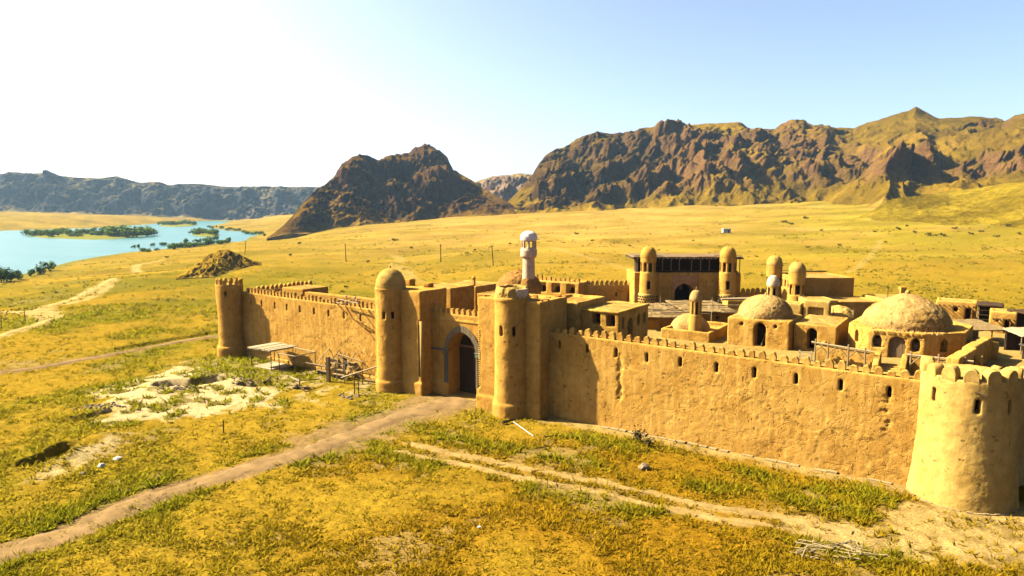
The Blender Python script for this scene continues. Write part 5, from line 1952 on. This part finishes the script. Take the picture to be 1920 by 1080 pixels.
step_rack('plank_rack', 'stepped plank rack with narrow shelves, nearer the canopy shelter', -19.55, 68.5, -.6, 4, 1.9, 'wood_grey')
step_rack('plank_rack', 'stepped plank rack with long rails, right of the thick upright post', -17.5, 66.9, -.6, 4, 1.9, 'wood_grey')
t = Thing('upright_post', 'thick squared upright post between the two plank racks', 'post', WORLD, (-18.2, 66.1, 0))
t.part('shaft', MB().prism([(-18.37, 66.0), (-18.05, 65.9), (-17.95, 66.22), (-18.27, 66.32)], -.3, 2.55), M['wood_grey'], bevel=.02)
t.part('crossbar', MB().tube((-20.6, 66.9, 1.75), (-18.1, 66.0, 1.55), .05), M['wood_pale'])
t = Thing('trellis', 'leaning frame of crossed poles with a thick top beam beside the domed gate tower', 'frame', WORLD, (-15.7, 66, 0))
for p, q, r in (((-17.6, 66.9, 0), (-17.3, 67.0, 2.7), .05), ((-14.6, 65.2, -.2), (-14.6, 65.2, 2.2), .055), ((-17.4, 67.0, 2.6), (-14.5, 65.2, 2.2), .10), ((-17.3, 67, 2.5), (-14.6, 65.3, .5), .035), ((-14.6, 65.2, 2.0), (-16.6, 66.3, .2), .035),
                 ((-16.4, 65.3, .0), (-16.3, 65.4, 1.9), .05), ((-16.3, 65.4, 1.8), (-18.2, 66.1, 2.3), .045), ((-14.6, 65.2, 1.1), (-13.2, 65.0, .9), .05), ((-14.5, 65.6, .35), (-12.9, 64.9, .25), .09), ((-14.4, 65.2, 2.1), (-13.0, 65.6, .2), .035)):
    t.part('pole', MB().tube(p, q, r, r * .85), M[random.choice(['wood', 'wood_grey', 'wood_pale'])])
t.part('sagging_cloth', MB().add([(-16.9, 66.8, 2.3), (-16.5, 66.55, 2.2), (-16.55, 66.5, 1.2), (-16.85, 66.7, .9), (-16.8, 66.85, 2.3), (-16.4, 66.6, 2.2), (-16.45, 66.55, 1.2), (-16.75, 66.75, .9)], [(0, 1, 2, 3), (7, 6, 5, 4), (0, 3, 7, 4), (1, 5, 6, 2), (0, 4, 5, 1), (3, 2, 6, 7)]), M['burlap'])
o = link('plank', MB().box(0, 4.1, -.12, .12, -.05, .05).mesh('plank'), M['wood_pale'])
o.location = (-16.35, 63.9, .95)
o.rotation_euler = (0, -.30, .06)
tag(o, 'long pale plank sloping up to lean on the domed gate tower', 'plank')
for i, (px_, py_, h_) in enumerate(((665, 739, 1.7), (672.5, 741, 1.75))):
    x, y, z = P3(px_, py_)
    o = link('stake', MB().tube((0, 0, -.25), (0, 0, h_), .05, .045).mesh('stake'), M['iron'])
    o.location = (x, y, z)
    tag(o, ['left one of the two thin dark stakes carrying the sloping plank', 'right one of the two thin dark stakes, nearest the domed gate tower'][i], 'stake', 'stakes under the plank')
x, y, z = P3(560, 727)
t = Thing('broken_cart', 'broken wooden cart frame with crossed shafts lying on the grass before the plank racks', 'cart', WORLD, (x, y, z))
for p, q, r, m_ in (((-.9, .5, .9), (.2, -.3, .75), .10, 'wood_pale'), ((.1, -.2, .75), (1.9, .6, .7), .05, 'wood'), ((.15, -.3, -.1), (.2, -.2, 1.0), .08, 'wood'), ((.2, -.5, .3), (1.2, -1.6, .0), .07, 'wood_dark'), ((1.2, -1.6, .05), (2.4, -.3, .25), .04, 'wood_dark'), ((-1.1, .9, .75), (.1, .1, .85), .05, 'wood'), ((.3, -.6, .25), (1.5, -.9, .3), .06, 'wood')):
    t.part('shaft', MB().tube((x + p[0], y + p[1], z + p[2]), (x + q[0], y + q[1], z + q[2]), r, r * .8), M[m_])
t.part('wheel_block', MB().lathe([(.05, z - .05), (.28, z + .02), (.30, z + .25), (.1, z + .42)], x - .15, y - .45, 9), M['wood'])
t.part('wheel_block', MB().lathe([(.05, z - .05), (.26, z + .02), (.28, z + .2), (.1, z + .36)], x + .9, y - .5, 9), M['wood_grey'])

# wooden bracket over the merlons of the left wall
t = Thing('timber_bracket', 'timber hoist of crossed poles jutting over the merlons of the left wall', 'hoist', FORT, (18.0, .3, 7.2))
for p, q, r, m_ in (((16.6, -.5, 7.95), (19.6, -.6, 7.75), .06, 'wood_pale'), ((17.0, .8, 8.0), (17.0, -1.6, 7.7), .05, 'wood'), ((18.4, .8, 8.0), (18.4, -1.7, 7.7), .05, 'wood'), ((17.0, -1.2, 7.7), (17.6, -.15, 6.4), .045, 'wood'), ((18.4, -1.3, 7.7), (18.2, -.15, 6.2), .045, 'wood'), ((16.9, -1.2, 7.72), (18.6, -1.3, 7.7), .05, 'wood_pale')):
    t.part('pole', MB().tube(p, q, r), M[m_])
for p in ((17.0, .2, 8.1), (18.4, .1, 8.1), (19.3, -.5, 7.9)):
    t.part('knob', MB().lathe([(.03, p[2] - .05), (.12, p[2]), (.12, p[2] + .15), (.03, p[2] + .22)], p[0], p[1], 8), M['white'])

# utility poles on the plain
for px_, pb, pt, lb, ln in ((459, 477, 452, 'leaning utility pole beside the rocky mound', -3), (649, 491, 457, 'bare utility pole standing alone above the left front wall', 1), (826.5, 491, 458, 'faint utility pole above the gate', 0), (925, 498, 460, 'tilted utility pole just left of the white minaret', 2.6)):
    x, y, z = P3(px_, pb)
    zt = at(px_, pt, y)[2]
    h_ = zt - z
    t = Thing('utility_pole', lb, 'pole', WORLD, (x, y, z), 'utility poles crossing the plain')
    dx = -ln / FPX * y
    t.part('shaft', MB().tube((x, y, z - .5), (x + dx, y, zt), .15, .11, 8), M['wood_dark'])
    t.part('crossarm', MB().tube((x + dx * .96 - .45, y, zt - .35), (x + dx * .96 + .45, y, zt - .35), .06), M['wood_dark'])
for px_, pb, h_, lb in ((47, 603, 2.2, 'thin fence post right of the sandy track on the left'), (3, 616, 2.0, 'thin fence post at the left edge of the field'), (419, 812, 1.0, 'thin iron rod stuck in the grass beside the gate path')):
    x, y, z = P3(px_, pb)
    o = link('field_post', MB().tube((0, 0, -.3), (.04, 0, h_), .055, .045).mesh('field_post'), M['iron'])
    o.location = (x, y, z)
    tag(o, lb, 'post')

# white hut far away
x, y, z = P3(1363, 437)
t = Thing('hut', 'tiny white hut alone on the far plain', 'hut', WORLD, (x, y, z))
k = y / FPX
t.part('wall', MB().box(x - 7 * k, x + 7 * k, y, y + 9 * k, z - .5, z + 7.5 * k), M['white_paint'])
t.part('roof', MB().box(x - 7.4 * k, x + 7.4 * k, y - .15, y + 9.4 * k, z + 7.5 * k, z + 8.3 * k), M['white_paint'])
t.part('door', MB().box(x + 2 * k, x + 4 * k, y - .04, y + .1, z, z + 5.5 * k), M['void'])

# litter, stones, poles
t_ = MB().tube((0, 0, .12), (1.55, -3.55, .10), .032)
o = link('pipe', t_.mesh('pipe'), M['white_paint'])
o.location = (.05, 53.1, 0)
tag(o, 'long thin white pipe lying in the grass below the broken gate tower', 'pipe')
t_ = MB().tube((0, 0, .16), (1.0, .75, .22), .13, .09)
o = link('log', t_.mesh('log'), M['wood_dark'])
o.location = (-.75, 52.6, 0)
tag(o, 'short dark log touching the end of the white pipe', 'log')
x, y, z = P3(1032, 822)
o = link('branch', MB().tube((-.5, -.1, .15), (.55, .2, .18), .05, .03).mesh('branch'), M['wood_dark'])
o.location = (x, y, z)
tag(o, 'dark stick lying in the grass right of the white pipe', 'branch')


def stone(px, py, r, lb, m='rock', sq=.7):
    x, y, z = P3(px, py)
    bm = bmesh.new()
    bmesh.ops.create_icosphere(bm, subdivisions=2, radius=r)
    for v in bm.verts:
        n = .28 * perlin(np.array([v.co.x / r * 1.3 + px]), np.array([v.co.y / r * 1.3]), np.array([v.co.z / r * 1.3]))[0]
        v.co *= 1 + n
        v.co.z *= sq
    me = bpy.data.meshes.new('stone')
    bm.to_mesh(me)
    bm.free()
    o = link('stone', me, M[m])
    o.location = (x, y, z + r * .3)
    tag(o, lb, 'stone')


stone(1208, 879, .38, 'large pale stone on a bare patch between the track and the right wall')
stone(1402, 812, .16, 'small round stone leaning at the foot of the right wall')
stone(1586, 884, .2, 'flat round stone against the wall foot nearer the corner tower')
stone(221, 862, .28, 'whitish boulder on the bank of the ditch, the right one', 'white_paint', .5)
stone(190, 876, .24, 'whitish boulder on the bank of the ditch, the left one', 'white_paint', .8)
stone(155, 890, .2, 'small grey stone lowest on the bank of the ditch')
x, y, z = P3(897, 993)
o = link('litter', MB().add([(-.12, 0, .1), (0, -.08, .13), (.16, .02, .12), (.05, .12, .18), (-.1, .02, .07), (0, -.06, .09), (.14, .03, .08), (.04, .1, .12)], [(0, 1, 2, 3), (7, 6, 5, 4), (0, 4, 5, 1), (1, 5, 6, 2), (2, 6, 7, 3), (3, 7, 4, 0)]).mesh('litter'), M['white_paint'])
o.location = (x, y, z + .03)
tag(o, 'scrap of white litter in the dry grass of the foreground', 'litter')
# collapsed fence: sticks
x0, y0, z0 = P3(1560, 1042)
t = Thing('stick_pile', 'scattered pile of pale broken sticks and laths in the grass at the bottom right', 'sticks', WORLD, (x0, y0, z0))
for k in range(44):
    px_, py_ = 1480 + 130 * random.random(), 1020 + 30 * random.random()
    px_ += (py_ - 1020) * 1.2
    x, y = gz(px_, py_)
    a_ = random.choice([-.5, -.35, .4, -.6, 1.1]) + random.uniform(-.2, .2)
    ln = random.uniform(.3, .8)
    zz = gzv(x, y) + random.uniform(.08, .3)
    t.part('stick', MB().tube((x - ln * math.cos(a_), y - ln * math.sin(a_), zz + random.uniform(-.08, .08)), (x + ln * math.cos(a_), y + ln * math.sin(a_), zz + random.uniform(-.04, .16)), .03, .022, 5), M[random.choice(['wood_pale', 'wood_pale', 'wood_grey'])])
x, y = gz(1612, 1043)
t.part('lath', MB().tube((x - .55, y + .55, z0 + .3), (x + .55, y - .55, z0 + .12), .06, .05, 5), M['wood_pale'])
# rubble at the dig
for px_, py_, n_, lb in ((185, 762, 60, 'grey stones heaped in the weeds at the left of the dig'), (478, 722, 46, 'stones lining the little pit in front of the shelter'), (655, 745, 26, 'ring of stones near the two dark stakes'), (345, 728, 50, 'stones along the rim of the long trench')):
    x, y, z = P3(px_, py_)
    mb = MB()
    for k in range(n_):
        dx, dy = random.gauss(0, 1.1 if n_ > 30 else .45), random.gauss(0, .55 if n_ > 30 else .35)
        r_ = random.uniform(.06, .18)
        zz = gzv(x + dx, y + dy)
        mb.lathe([(r_ * .8, zz - .05), (r_, zz + r_ * .4), (r_ * .5, zz + r_ * .9)], x + dx, y + dy, 6)
    o = link('stones', mb.mesh('stones', (x, y, z)), M['rock'])
    o.location = (x, y, z)
    tag(o, lb, 'stones', kind='stuff')

# ------------------------------------------------------------------ vegetation
def leaf_cloud(rng, n, ell, size, up=.5, blobs=6):
    """leaf clumps (quads) spread through a few overlapping lobes"""
    bc = rng.normal(size=(blobs, 3)) * np.array([.38, .38, .22])
    bc[:, 2] = np.abs(bc[:, 2]) * .9 + .42
    br = rng.uniform(.28, .55, blobs)
    k = rng.integers(0, blobs, n)
    d = rng.normal(size=(n, 3))
    d /= np.linalg.norm(d, axis=1)[:, None]
    r = rng.uniform(.35, 1.08, n) ** .6
    P = bc[k] + d * (br[k] * r)[:, None]
    P[:, 2] = np.maximum(P[:, 2], .06)
    P = P * np.array(ell)
    nrm = d + rng.normal(size=(n, 3)) * .55 + np.array([0, 0, up])
    nrm /= np.linalg.norm(nrm, axis=1)[:, None]
    a = np.cross(nrm, rng.normal(size=(n, 3)))
    a /= np.linalg.norm(a, axis=1)[:, None]
    b = np.cross(nrm, a)
    s = size * rng.uniform(.55, 1.35, n)[:, None]
    V = np.stack([P - a * s, P - b * s * .55, P + a * s, P + b * s * .55], 1).reshape(-1, 3)
    F = np.arange(4 * n).reshape(n, 4)
    return V, F


def plant_mesh(seed, n, ell, size, c1, c2, blobs=7):
    rng = np.random.default_rng(seed)
    V, F = leaf_cloud(rng, n, ell, size, .5, blobs)
    me = np_mesh('crown', V, F)
    t_ = rng.random(len(F)) ** 1.3
    c = np.array(c1)[None] + (np.array(c2) - np.array(c1))[None] * t_[:, None]
    set_col(me, np.repeat(c, 4, 0))
    me.materials.append(M['leaf'])
    return me


def trunk_mesh(seed, h, r, spread):
    rnd = random.Random(seed)
    mb = MB()
    mb.tube((0, 0, -.4), (.05 * h, .02 * h, h * .45), r, r * .6, 7)
    for k in range(5):
        a_ = k * 1.26 + rnd.uniform(-.3, .3)
        z0 = h * rnd.uniform(.2, .45)
        mb.tube((.05 * h * z0 / h, 0, z0), (spread * .7 * math.cos(a_), spread * .7 * math.sin(a_), h * rnd.uniform(.6, .9)), r * .5, r * .15, 5)
    me = mb.mesh('trunk')
    me.materials.append(M['wood_dark'])
    return me


G1, G2 = (.11, .20, .02), (.30, .46, .04)
CROWNS = [plant_mesh(100 + i, 420, (2.6, 2.4, 4.6), .42, G1, G2) for i in range(5)]
TRUNKS = [trunk_mesh(i, 4.6, .22, 1.8) for i in range(3)]
SHRUBS = [plant_mesh(200 + i, 120, (1.0, .9, .95), .2, (.12, .10, .02), (.28, .24, .05), 5) for i in range(4)]


def tree(name, label, cat, x, y, z, sx, sz, group, i):
    o = bpy.data.objects.new(name, None)
    COL.objects.link(o)
    o.location = (x, y, z)
    o.rotation_euler = (0, 0, random.uniform(0, 6.28))
    o.scale = (sx, sx, sz)
    tag(o, label, cat, group)
    link('crown', CROWNS[i % 5], None, o)
    link('trunk', TRUNKS[i % 3], None, o)
    return o


# island ground and bank reeds
def island(name, pts, h=.7):
    P = np.array([gz(x, y, ZW) for x, y in pts])
    c = P.mean(0)
    mb = MB()
    n = len(P)
    ring = [((1, ZW - .8), (.94, ZW + h * .5), (.75, ZW + h), (.3, ZW + h * 1.1))]
    V, Fc = [], []
    for k, z in ring[0]:
        for p in P:
            q = c + (p - c) * k
            V.append((q[0], q[1], z))
    for r in range(3):
        for i in range(n):
            Fc.append((r * n + i, r * n + (i + 1) % n, (r + 1) * n + (i + 1) % n, (r + 1) * n + i))
    Fc.append(tuple(range(3 * n, 4 * n)))
    me = bpy.data.meshes.new(name)
    me.from_pydata(V, [], Fc)
    set_col(me, np.repeat(np.array([[.30, .30, .06]]), len(V), 0))
    o = link(name, me, M['ground'])
    tag(o, kind='structure')


island('river_island', [(44, 441), (70, 446), (120, 448), (170, 450), (215, 449), (255, 445), (291, 439), (280, 435), (240, 434), (200, 436), (150, 438), (100, 438), (60, 437)])
island('river_island', [(359, 440), (375, 444), (398, 444), (412, 441), (400, 437), (372, 436)])
island('river_island', [(296, 424), (330, 426), (362, 424), (372, 421), (345, 419), (305, 420)])
ISL = [((44, 441), (291, 438), 44, 'the long river island', 'trees on the long river island', (436, 447), .9),
       ((360, 440), (410, 440), 9, 'the small round island', 'trees on the small river island', (437, 443), .85),
       ((298, 422), (368, 422), 14, 'the far upstream island', 'trees on the far island', (420, 424), 1.0)]
ti = 0


def spot(f):
    for lim, wd in ((.1, 'at the left tip'), (.28, 'towards the left end'), (.45, 'just left of the middle'), (.6, 'just right of the middle'), (.78, 'towards the right end'), (1.1, 'at the right tip')):
        if f < lim:
            return wd


for (xa, _), (xb, _), n_, lb, gr, (pa, pb), sc in ISL:
    for k in range(n_):
        px_ = xa + (xb - xa) * (k + random.random()) / n_
        f_ = (px_ - xa) / (xb - xa)
        e = 1 - abs(f_ * 2 - 1) ** 3
        py_ = (pa + pb) / 2 + (random.random() - .5) * (pb - pa) * e
        x, y = gz(px_, py_, ZW)
        tall = sc * random.uniform(.55, 1.0) * (1.35 if (n_ == 44 and px_ > 195 and px_ < 285) else .9) * 1.45
        w_ = tall * random.uniform(1.5, 2.3)
        side = 'on the near shore' if py_ > (pa + pb) / 2 + .5 else ('on the far shore' if py_ < (pa + pb) / 2 - .5 else 'in mid row')
        size = 'tall' if tall > sc * 1.25 else 'low'
        tree('willow', '%s willow %s of %s, %s' % (size, spot(f_), lb, side), 'tree', x, y, ZW + .3, w_, tall, gr, ti)
        ti += 1
for xa, xb, pa, pb, n_, lb, gr, sc in ((318, 430, 455, 467, 26, 'low willow bush of the river bank thicket', 'bushes in the bank thicket', .62),
                                       (250, 312, 468, 473, 9, 'small bush in the row left of the bank thicket', 'bushes left of the thicket', .42),
                                       (392, 500, 424, 446, 18, 'distant bush along the upstream shore', 'bushes along the upstream shore', .6)):
    for k in range(n_):
        px_ = xa + (xb - xa) * (k + random.random()) / n_
        f = (px_ - xa) / (xb - xa)
        if n_ == 18:
            py_ = 426 + 17 * f + random.uniform(-2, 2)
        else:
            py_ = pb - (pb - pa) * f + random.uniform(-3, 2)
        x, y, z = P3(px_, py_) if n_ != 18 else (*gz(px_, py_, ZW), ZW)
        z = max(gzv(x, y), ZW) if n_ != 18 else max(gzv(x, y), ZW)
        tree('willow_bush', lb + ', ' + spot(f), 'bush', x, y, z - .2, sc * random.uniform(1.3, 2.2), sc * random.uniform(.8, 1.2), gr, ti)
        ti += 1
for px_, py_, s_, lb in ((2, 529, 1.15, 'dark round bank tree cut by the left edge of the frame'), (20, 527, 1.05, 'dark round bank tree next to the left edge tree'), (34, 524, .75, 'smaller bank tree on the right of the dark pair at the left edge'), (58, 518, .6, 'low bush starting the row of bank trees left of the sandy bank'), (74, 515, .85, 'middle tree of the small bank row by the turquoise water'), (93, 508, .95, 'tallest tree of the small bank row, nearest the open water')):
    x, y, z = P3(px_, py_)
    tree('bank_tree', lb, 'tree', x, y, z - .2, s_ * .95, s_ * .85, 'trees on the near river bank', ti)
    ti += 1
# scattered shrubs on the right slope and the plain
SH = [(1685, 431, 1.2), (1716, 437, 1.1), (1744, 442, 1.4), (1756, 443, .9), (1768, 443, 1.4), (1822, 440, 1.1), (1892, 425, 1.5), (1515, 465, .8), (1574, 461, .9), (1419, 482, .7), (1661, 455, .7), (1869, 445, .9), (1510, 411, 1.2), (1483, 421, 1.0), (1840, 436, 1.0), (1790, 430, .9), (1700, 425, .8), (1640, 436, .8), (1470, 418, 1.1), (1540, 433, .7), (1905, 400, 1.3), (1878, 392, 1.5), (1850, 405, 1.2), (1910, 440, 1.0),
      (105, 550, .8), (648, 540, 1.1), (641, 548, .8), (544, 480, .9), (690, 492, .9), (890, 470, .8), (955, 458, .7), (1080, 440, .9), (1235, 470, .6), (560, 458, 1.0), (770, 466, .8), (312, 484, .8), (80, 550, .7), (1110, 452, .7), (1180, 462, .7), (740, 452, 1.0), (1300, 452, .6)]
for k, (px_, py_, s_) in enumerate(SH):
    x, y, z = P3(px_, py_)
    o = link('shrub', SHRUBS[k % 4], None)
    s_ *= max(.6, y / 260)
    o.location = (x, y, z)
    o.scale = (s_ * 1.25, s_ * 1.1, s_ * .9)
    o.rotation_euler = (0, 0, k * 1.7)
    if px_ > 1400:
        hz_ = 'above the hall' if px_ < 1610 else ('above the house with chimney' if px_ < 1735 else ('above the beamed mud house' if px_ < 1862 else 'at the right edge of the frame'))
        vt = 'high up' if y > 330 else ('half way up' if y > 230 else 'low down')
        tag(o, '%s shrub %s on the slope, %s' % ('large dark' if SH[k][2] >= 1.2 else 'small dark', vt, hz_), 'shrub', 'shrubs on the right slope')
    else:
        hz_ = 'left of the rocky mound' if px_ < 345 else ('behind the left front wall' if px_ < 705 else ('beyond the gate' if px_ < 960 else 'right of the white minaret'))
        vt = 'far off' if y > 260 else ('in the middle distance' if y > 150 else 'fairly close')
        tag(o, '%s dark shrub %s on the plain, %s' % ('rounded' if SH[k][2] >= .9 else 'tiny', vt, hz_), 'shrub', 'shrubs on the plain')
# weed bush by the wall foot, tussocks
WEED = plant_mesh(300, 260, (.9, .5, 1.1), .09, (.06, .055, .02), (.22, .17, .06), 8)
for px_, py_, s_, lb in ((1196, 828, 1.0, 'dry dark weed bush at the foot of the right wall, the taller one'), (1216, 836, .7, 'dry dark weed at the foot of the right wall, the lower one')):
    x, y, z = P3(px_, py_)
    o = link('weed_bush', WEED, None)
    o.location = (x, y, z - .05)
    o.scale = (s_, s_, s_)
    tag(o, lb, 'weed', 'dry weeds at the wall foot')

# grass: three-sided blades in tufts, one object
def grass():
    rng = np.random.default_rng(77)
    n = 230000
    # even over the ground close by, thinner further away
    u = rng.random(n)
    y0, y1 = 19.5, 125.0
    Y = 1 / (1 / y0 - u * (1 / y0 - 1 / y1))
    X = Y * rng.uniform(-1.05, 1.05, n)
    s, d = FORT.l(X, Y)
    ok = ~((d > -.35) & (s > -1.5) & (s < 70))
    ok &= ~((X > 25) & (Y > 38.5 + (X - 25.8) * .2))
    ok &= np.hypot(X - 26.9, Y - 39.35) > 3.4
    ok &= np.hypot(X + 11.2, Y - 63.45) > 1.75
    ok &= np.hypot(X, Y - 55.6) > 1.8
    ok &= ~((s > 5.5) & (s < 9.8) & (d > -3.6))
    ok &= ~((s > 22.5) & (s < 41.5) & (d > -1.7))
    X, Y = X[ok], Y[ok]
    bare, path, pale, green, orange, n1, n2, n3, nf, px, Ys = ground_masks(X, Y)
    dens = np.clip(.14 + .8 * sst(-.15, .42, n2 + .7 * n1) + .5 * green, 0, 1)
    dens *= (1 - .93 * sst(.25, .6, bare)) * (1 - .97 * sst(.2, .5, path)) * (1 - .94 * sst(.25, .7, pale))
    dens = np.maximum(dens, .015)
    dens = np.where((pale > .3) & (green > .72), .7, dens)
    keep = rng.random(len(X)) < dens
    X, Y, n1, n2, n3, green, orange, px = [q[keep] for q in (X, Y, n1, n2, n3, green, orange, px)]
    m = len(X)
    Z = ground_z(X, Y)
    B = 5
    h = (.06 + .13 * rng.random(m) ** 2) * (1 + 1.3 * green + .35 * n1) * (1 + Y / 140)
    h = np.clip(h, .04, .6)
    a0 = rng.random((m, B)) * 6.283
    rad = rng.random((m, B)) * .13 * (1 + Y / 60)[:, None]
    bx, by = X[:, None] + rad * np.cos(a0), Y[:, None] + rad * np.sin(a0)
    lean = rng.uniform(.3, 1.5, (m, B)) * h[:, None]
    la = a0 + rng.normal(size=(m, B)) * .7
    wd = (.012 + .018 * rng.random((m, B))) * (1 + Y / 22)[:, None]
    pa = rng.random((m, B)) * 6.283
    hh = h[:, None] * rng.uniform(.6, 1.2, (m, B))
    z = Z[:, None] - .02
    V = np.empty((m, B, 3, 3), np.float32)
    V[..., 0, 0], V[..., 0, 1], V[..., 0, 2] = bx - wd * np.cos(pa), by - wd * np.sin(pa), z
    V[..., 1, 0], V[..., 1, 1], V[..., 1, 2] = bx + wd * np.cos(pa), by + wd * np.sin(pa), z
    V[..., 2, 0], V[..., 2, 1], V[..., 2, 2] = bx + lean * np.cos(la), by + lean * np.sin(la), z + hh
    V = V.reshape(-1, 3)
    F = np.arange(len(V)).reshape(-1, 3)
    me = np_mesh('grass', V, F)
    c = np.repeat(np.array([(.60, .42, .026)]), m, 0)
    c = lerp(c, np.array((.47, .38, .014)), np.clip(.6 + .9 * n3 + .5 * n1, 0, 1) * sst(1200, 450, px) * .9)
    c = lerp(c, np.array((.54, .295, .012)), orange * .9)
    gg = np.clip(green * (.7 + .6 * rng.random(m)), 0, 1)
    c = lerp(c, np.array((.34, .35, .014)), gg * .9)
    c = c * rng.uniform(.75, 1.3, m)[:, None]
    set_col(me, np.repeat(np.clip(c, .01, 1), 3 * B, 0))
    o = link('grass', me, M['grass'])
    tag(o, 'dry straw-coloured and green grass covering the field before the fort', 'grass', kind='stuff')
    return m


print('tufts', grass())


def scrub():
    rng = np.random.default_rng(78)
    n = 34000
    Y = 1 / (1 / 105 - rng.random(n) * (1 / 105 - 1 / 520))
    X = Y * rng.uniform(-.95, .95, n)
    s, d = FORT.l(X, Y)
    ok = ~((d > -2) & (d < 42) & (s > -3) & (s < 85)) & (river_sd(X, Y) > 3)
    X, Y = X[ok], Y[ok]
    q = fbm(X / 24, Y / 17, None, 4) + .5 * fbm(X / 5, Y / 5, None, 3)
    keep = rng.random(len(X)) < sst(-.1, .7, q) * .8 + .03
    X, Y, q = X[keep], Y[keep], q[keep]
    m, B = len(X), 4
    Z = ground_z(X, Y)
    hh = (rng.uniform(.12, .34, (m, B)) * (1 + Y / 500)[:, None])
    a0 = rng.random((m, B)) * 6.283
    r = rng.random((m, B)) * .5
    bx, by = X[:, None] + r * np.cos(a0), Y[:, None] + r * np.sin(a0)
    wd = rng.uniform(.10, .24, (m, B)) * (1 + Y / 400)[:, None]
    pa = rng.random((m, B)) * 6.283
    z = Z[:, None] - .04
    V = np.empty((m, B, 3, 3), np.float32)
    V[..., 0, 0], V[..., 0, 1], V[..., 0, 2] = bx - wd * np.cos(pa), by - wd * np.sin(pa), z
    V[..., 1, 0], V[..., 1, 1], V[..., 1, 2] = bx + wd * np.cos(pa), by + wd * np.sin(pa), z
    V[..., 2, 0], V[..., 2, 1], V[..., 2, 2] = bx + .3 * np.cos(a0), by + .3 * np.sin(a0), z + hh
    V = V.reshape(-1, 3)
    me = np_mesh('scrub', V, np.arange(len(V)).reshape(-1, 3))
    c = np.array([(.50, .37, .045)]) + (np.array([(.30, .27, .025)]) - np.array([(.50, .37, .045)])) * rng.random(m)[:, None]
    set_col(me, np.repeat(c, 3 * B, 0))
    tag(link('scrub', me, M['grass']), 'low dry tufts scattered over the far plain', 'scrub', kind='stuff')


scrub()

# ------------------------------------------------------------------ air
top = max((o.matrix_world @ Vector(c))[2] for o in SC.objects if o.type == 'MESH' for c in o.bound_box) + 6
hz = MB().box(-8150, 8150, -130, 4350, -10, top)
mh = bpy.data.materials.new('haze')
mh.use_nodes = True
nt = mh.node_tree
nt.nodes.clear()
out = nt.nodes.new('ShaderNodeOutputMaterial')
pv = nt.nodes.new('ShaderNodeVolumePrincipled')
pv.inputs['Color'].default_value = (.42, .68, 1, 1)
pv.inputs['Density'].default_value = .00004
pv.inputs['Anisotropy'].default_value = .2
nt.links.new(pv.outputs[0], out.inputs['Volume'])
tag(link('haze', hz.mesh('haze'), mh), kind='stuff')
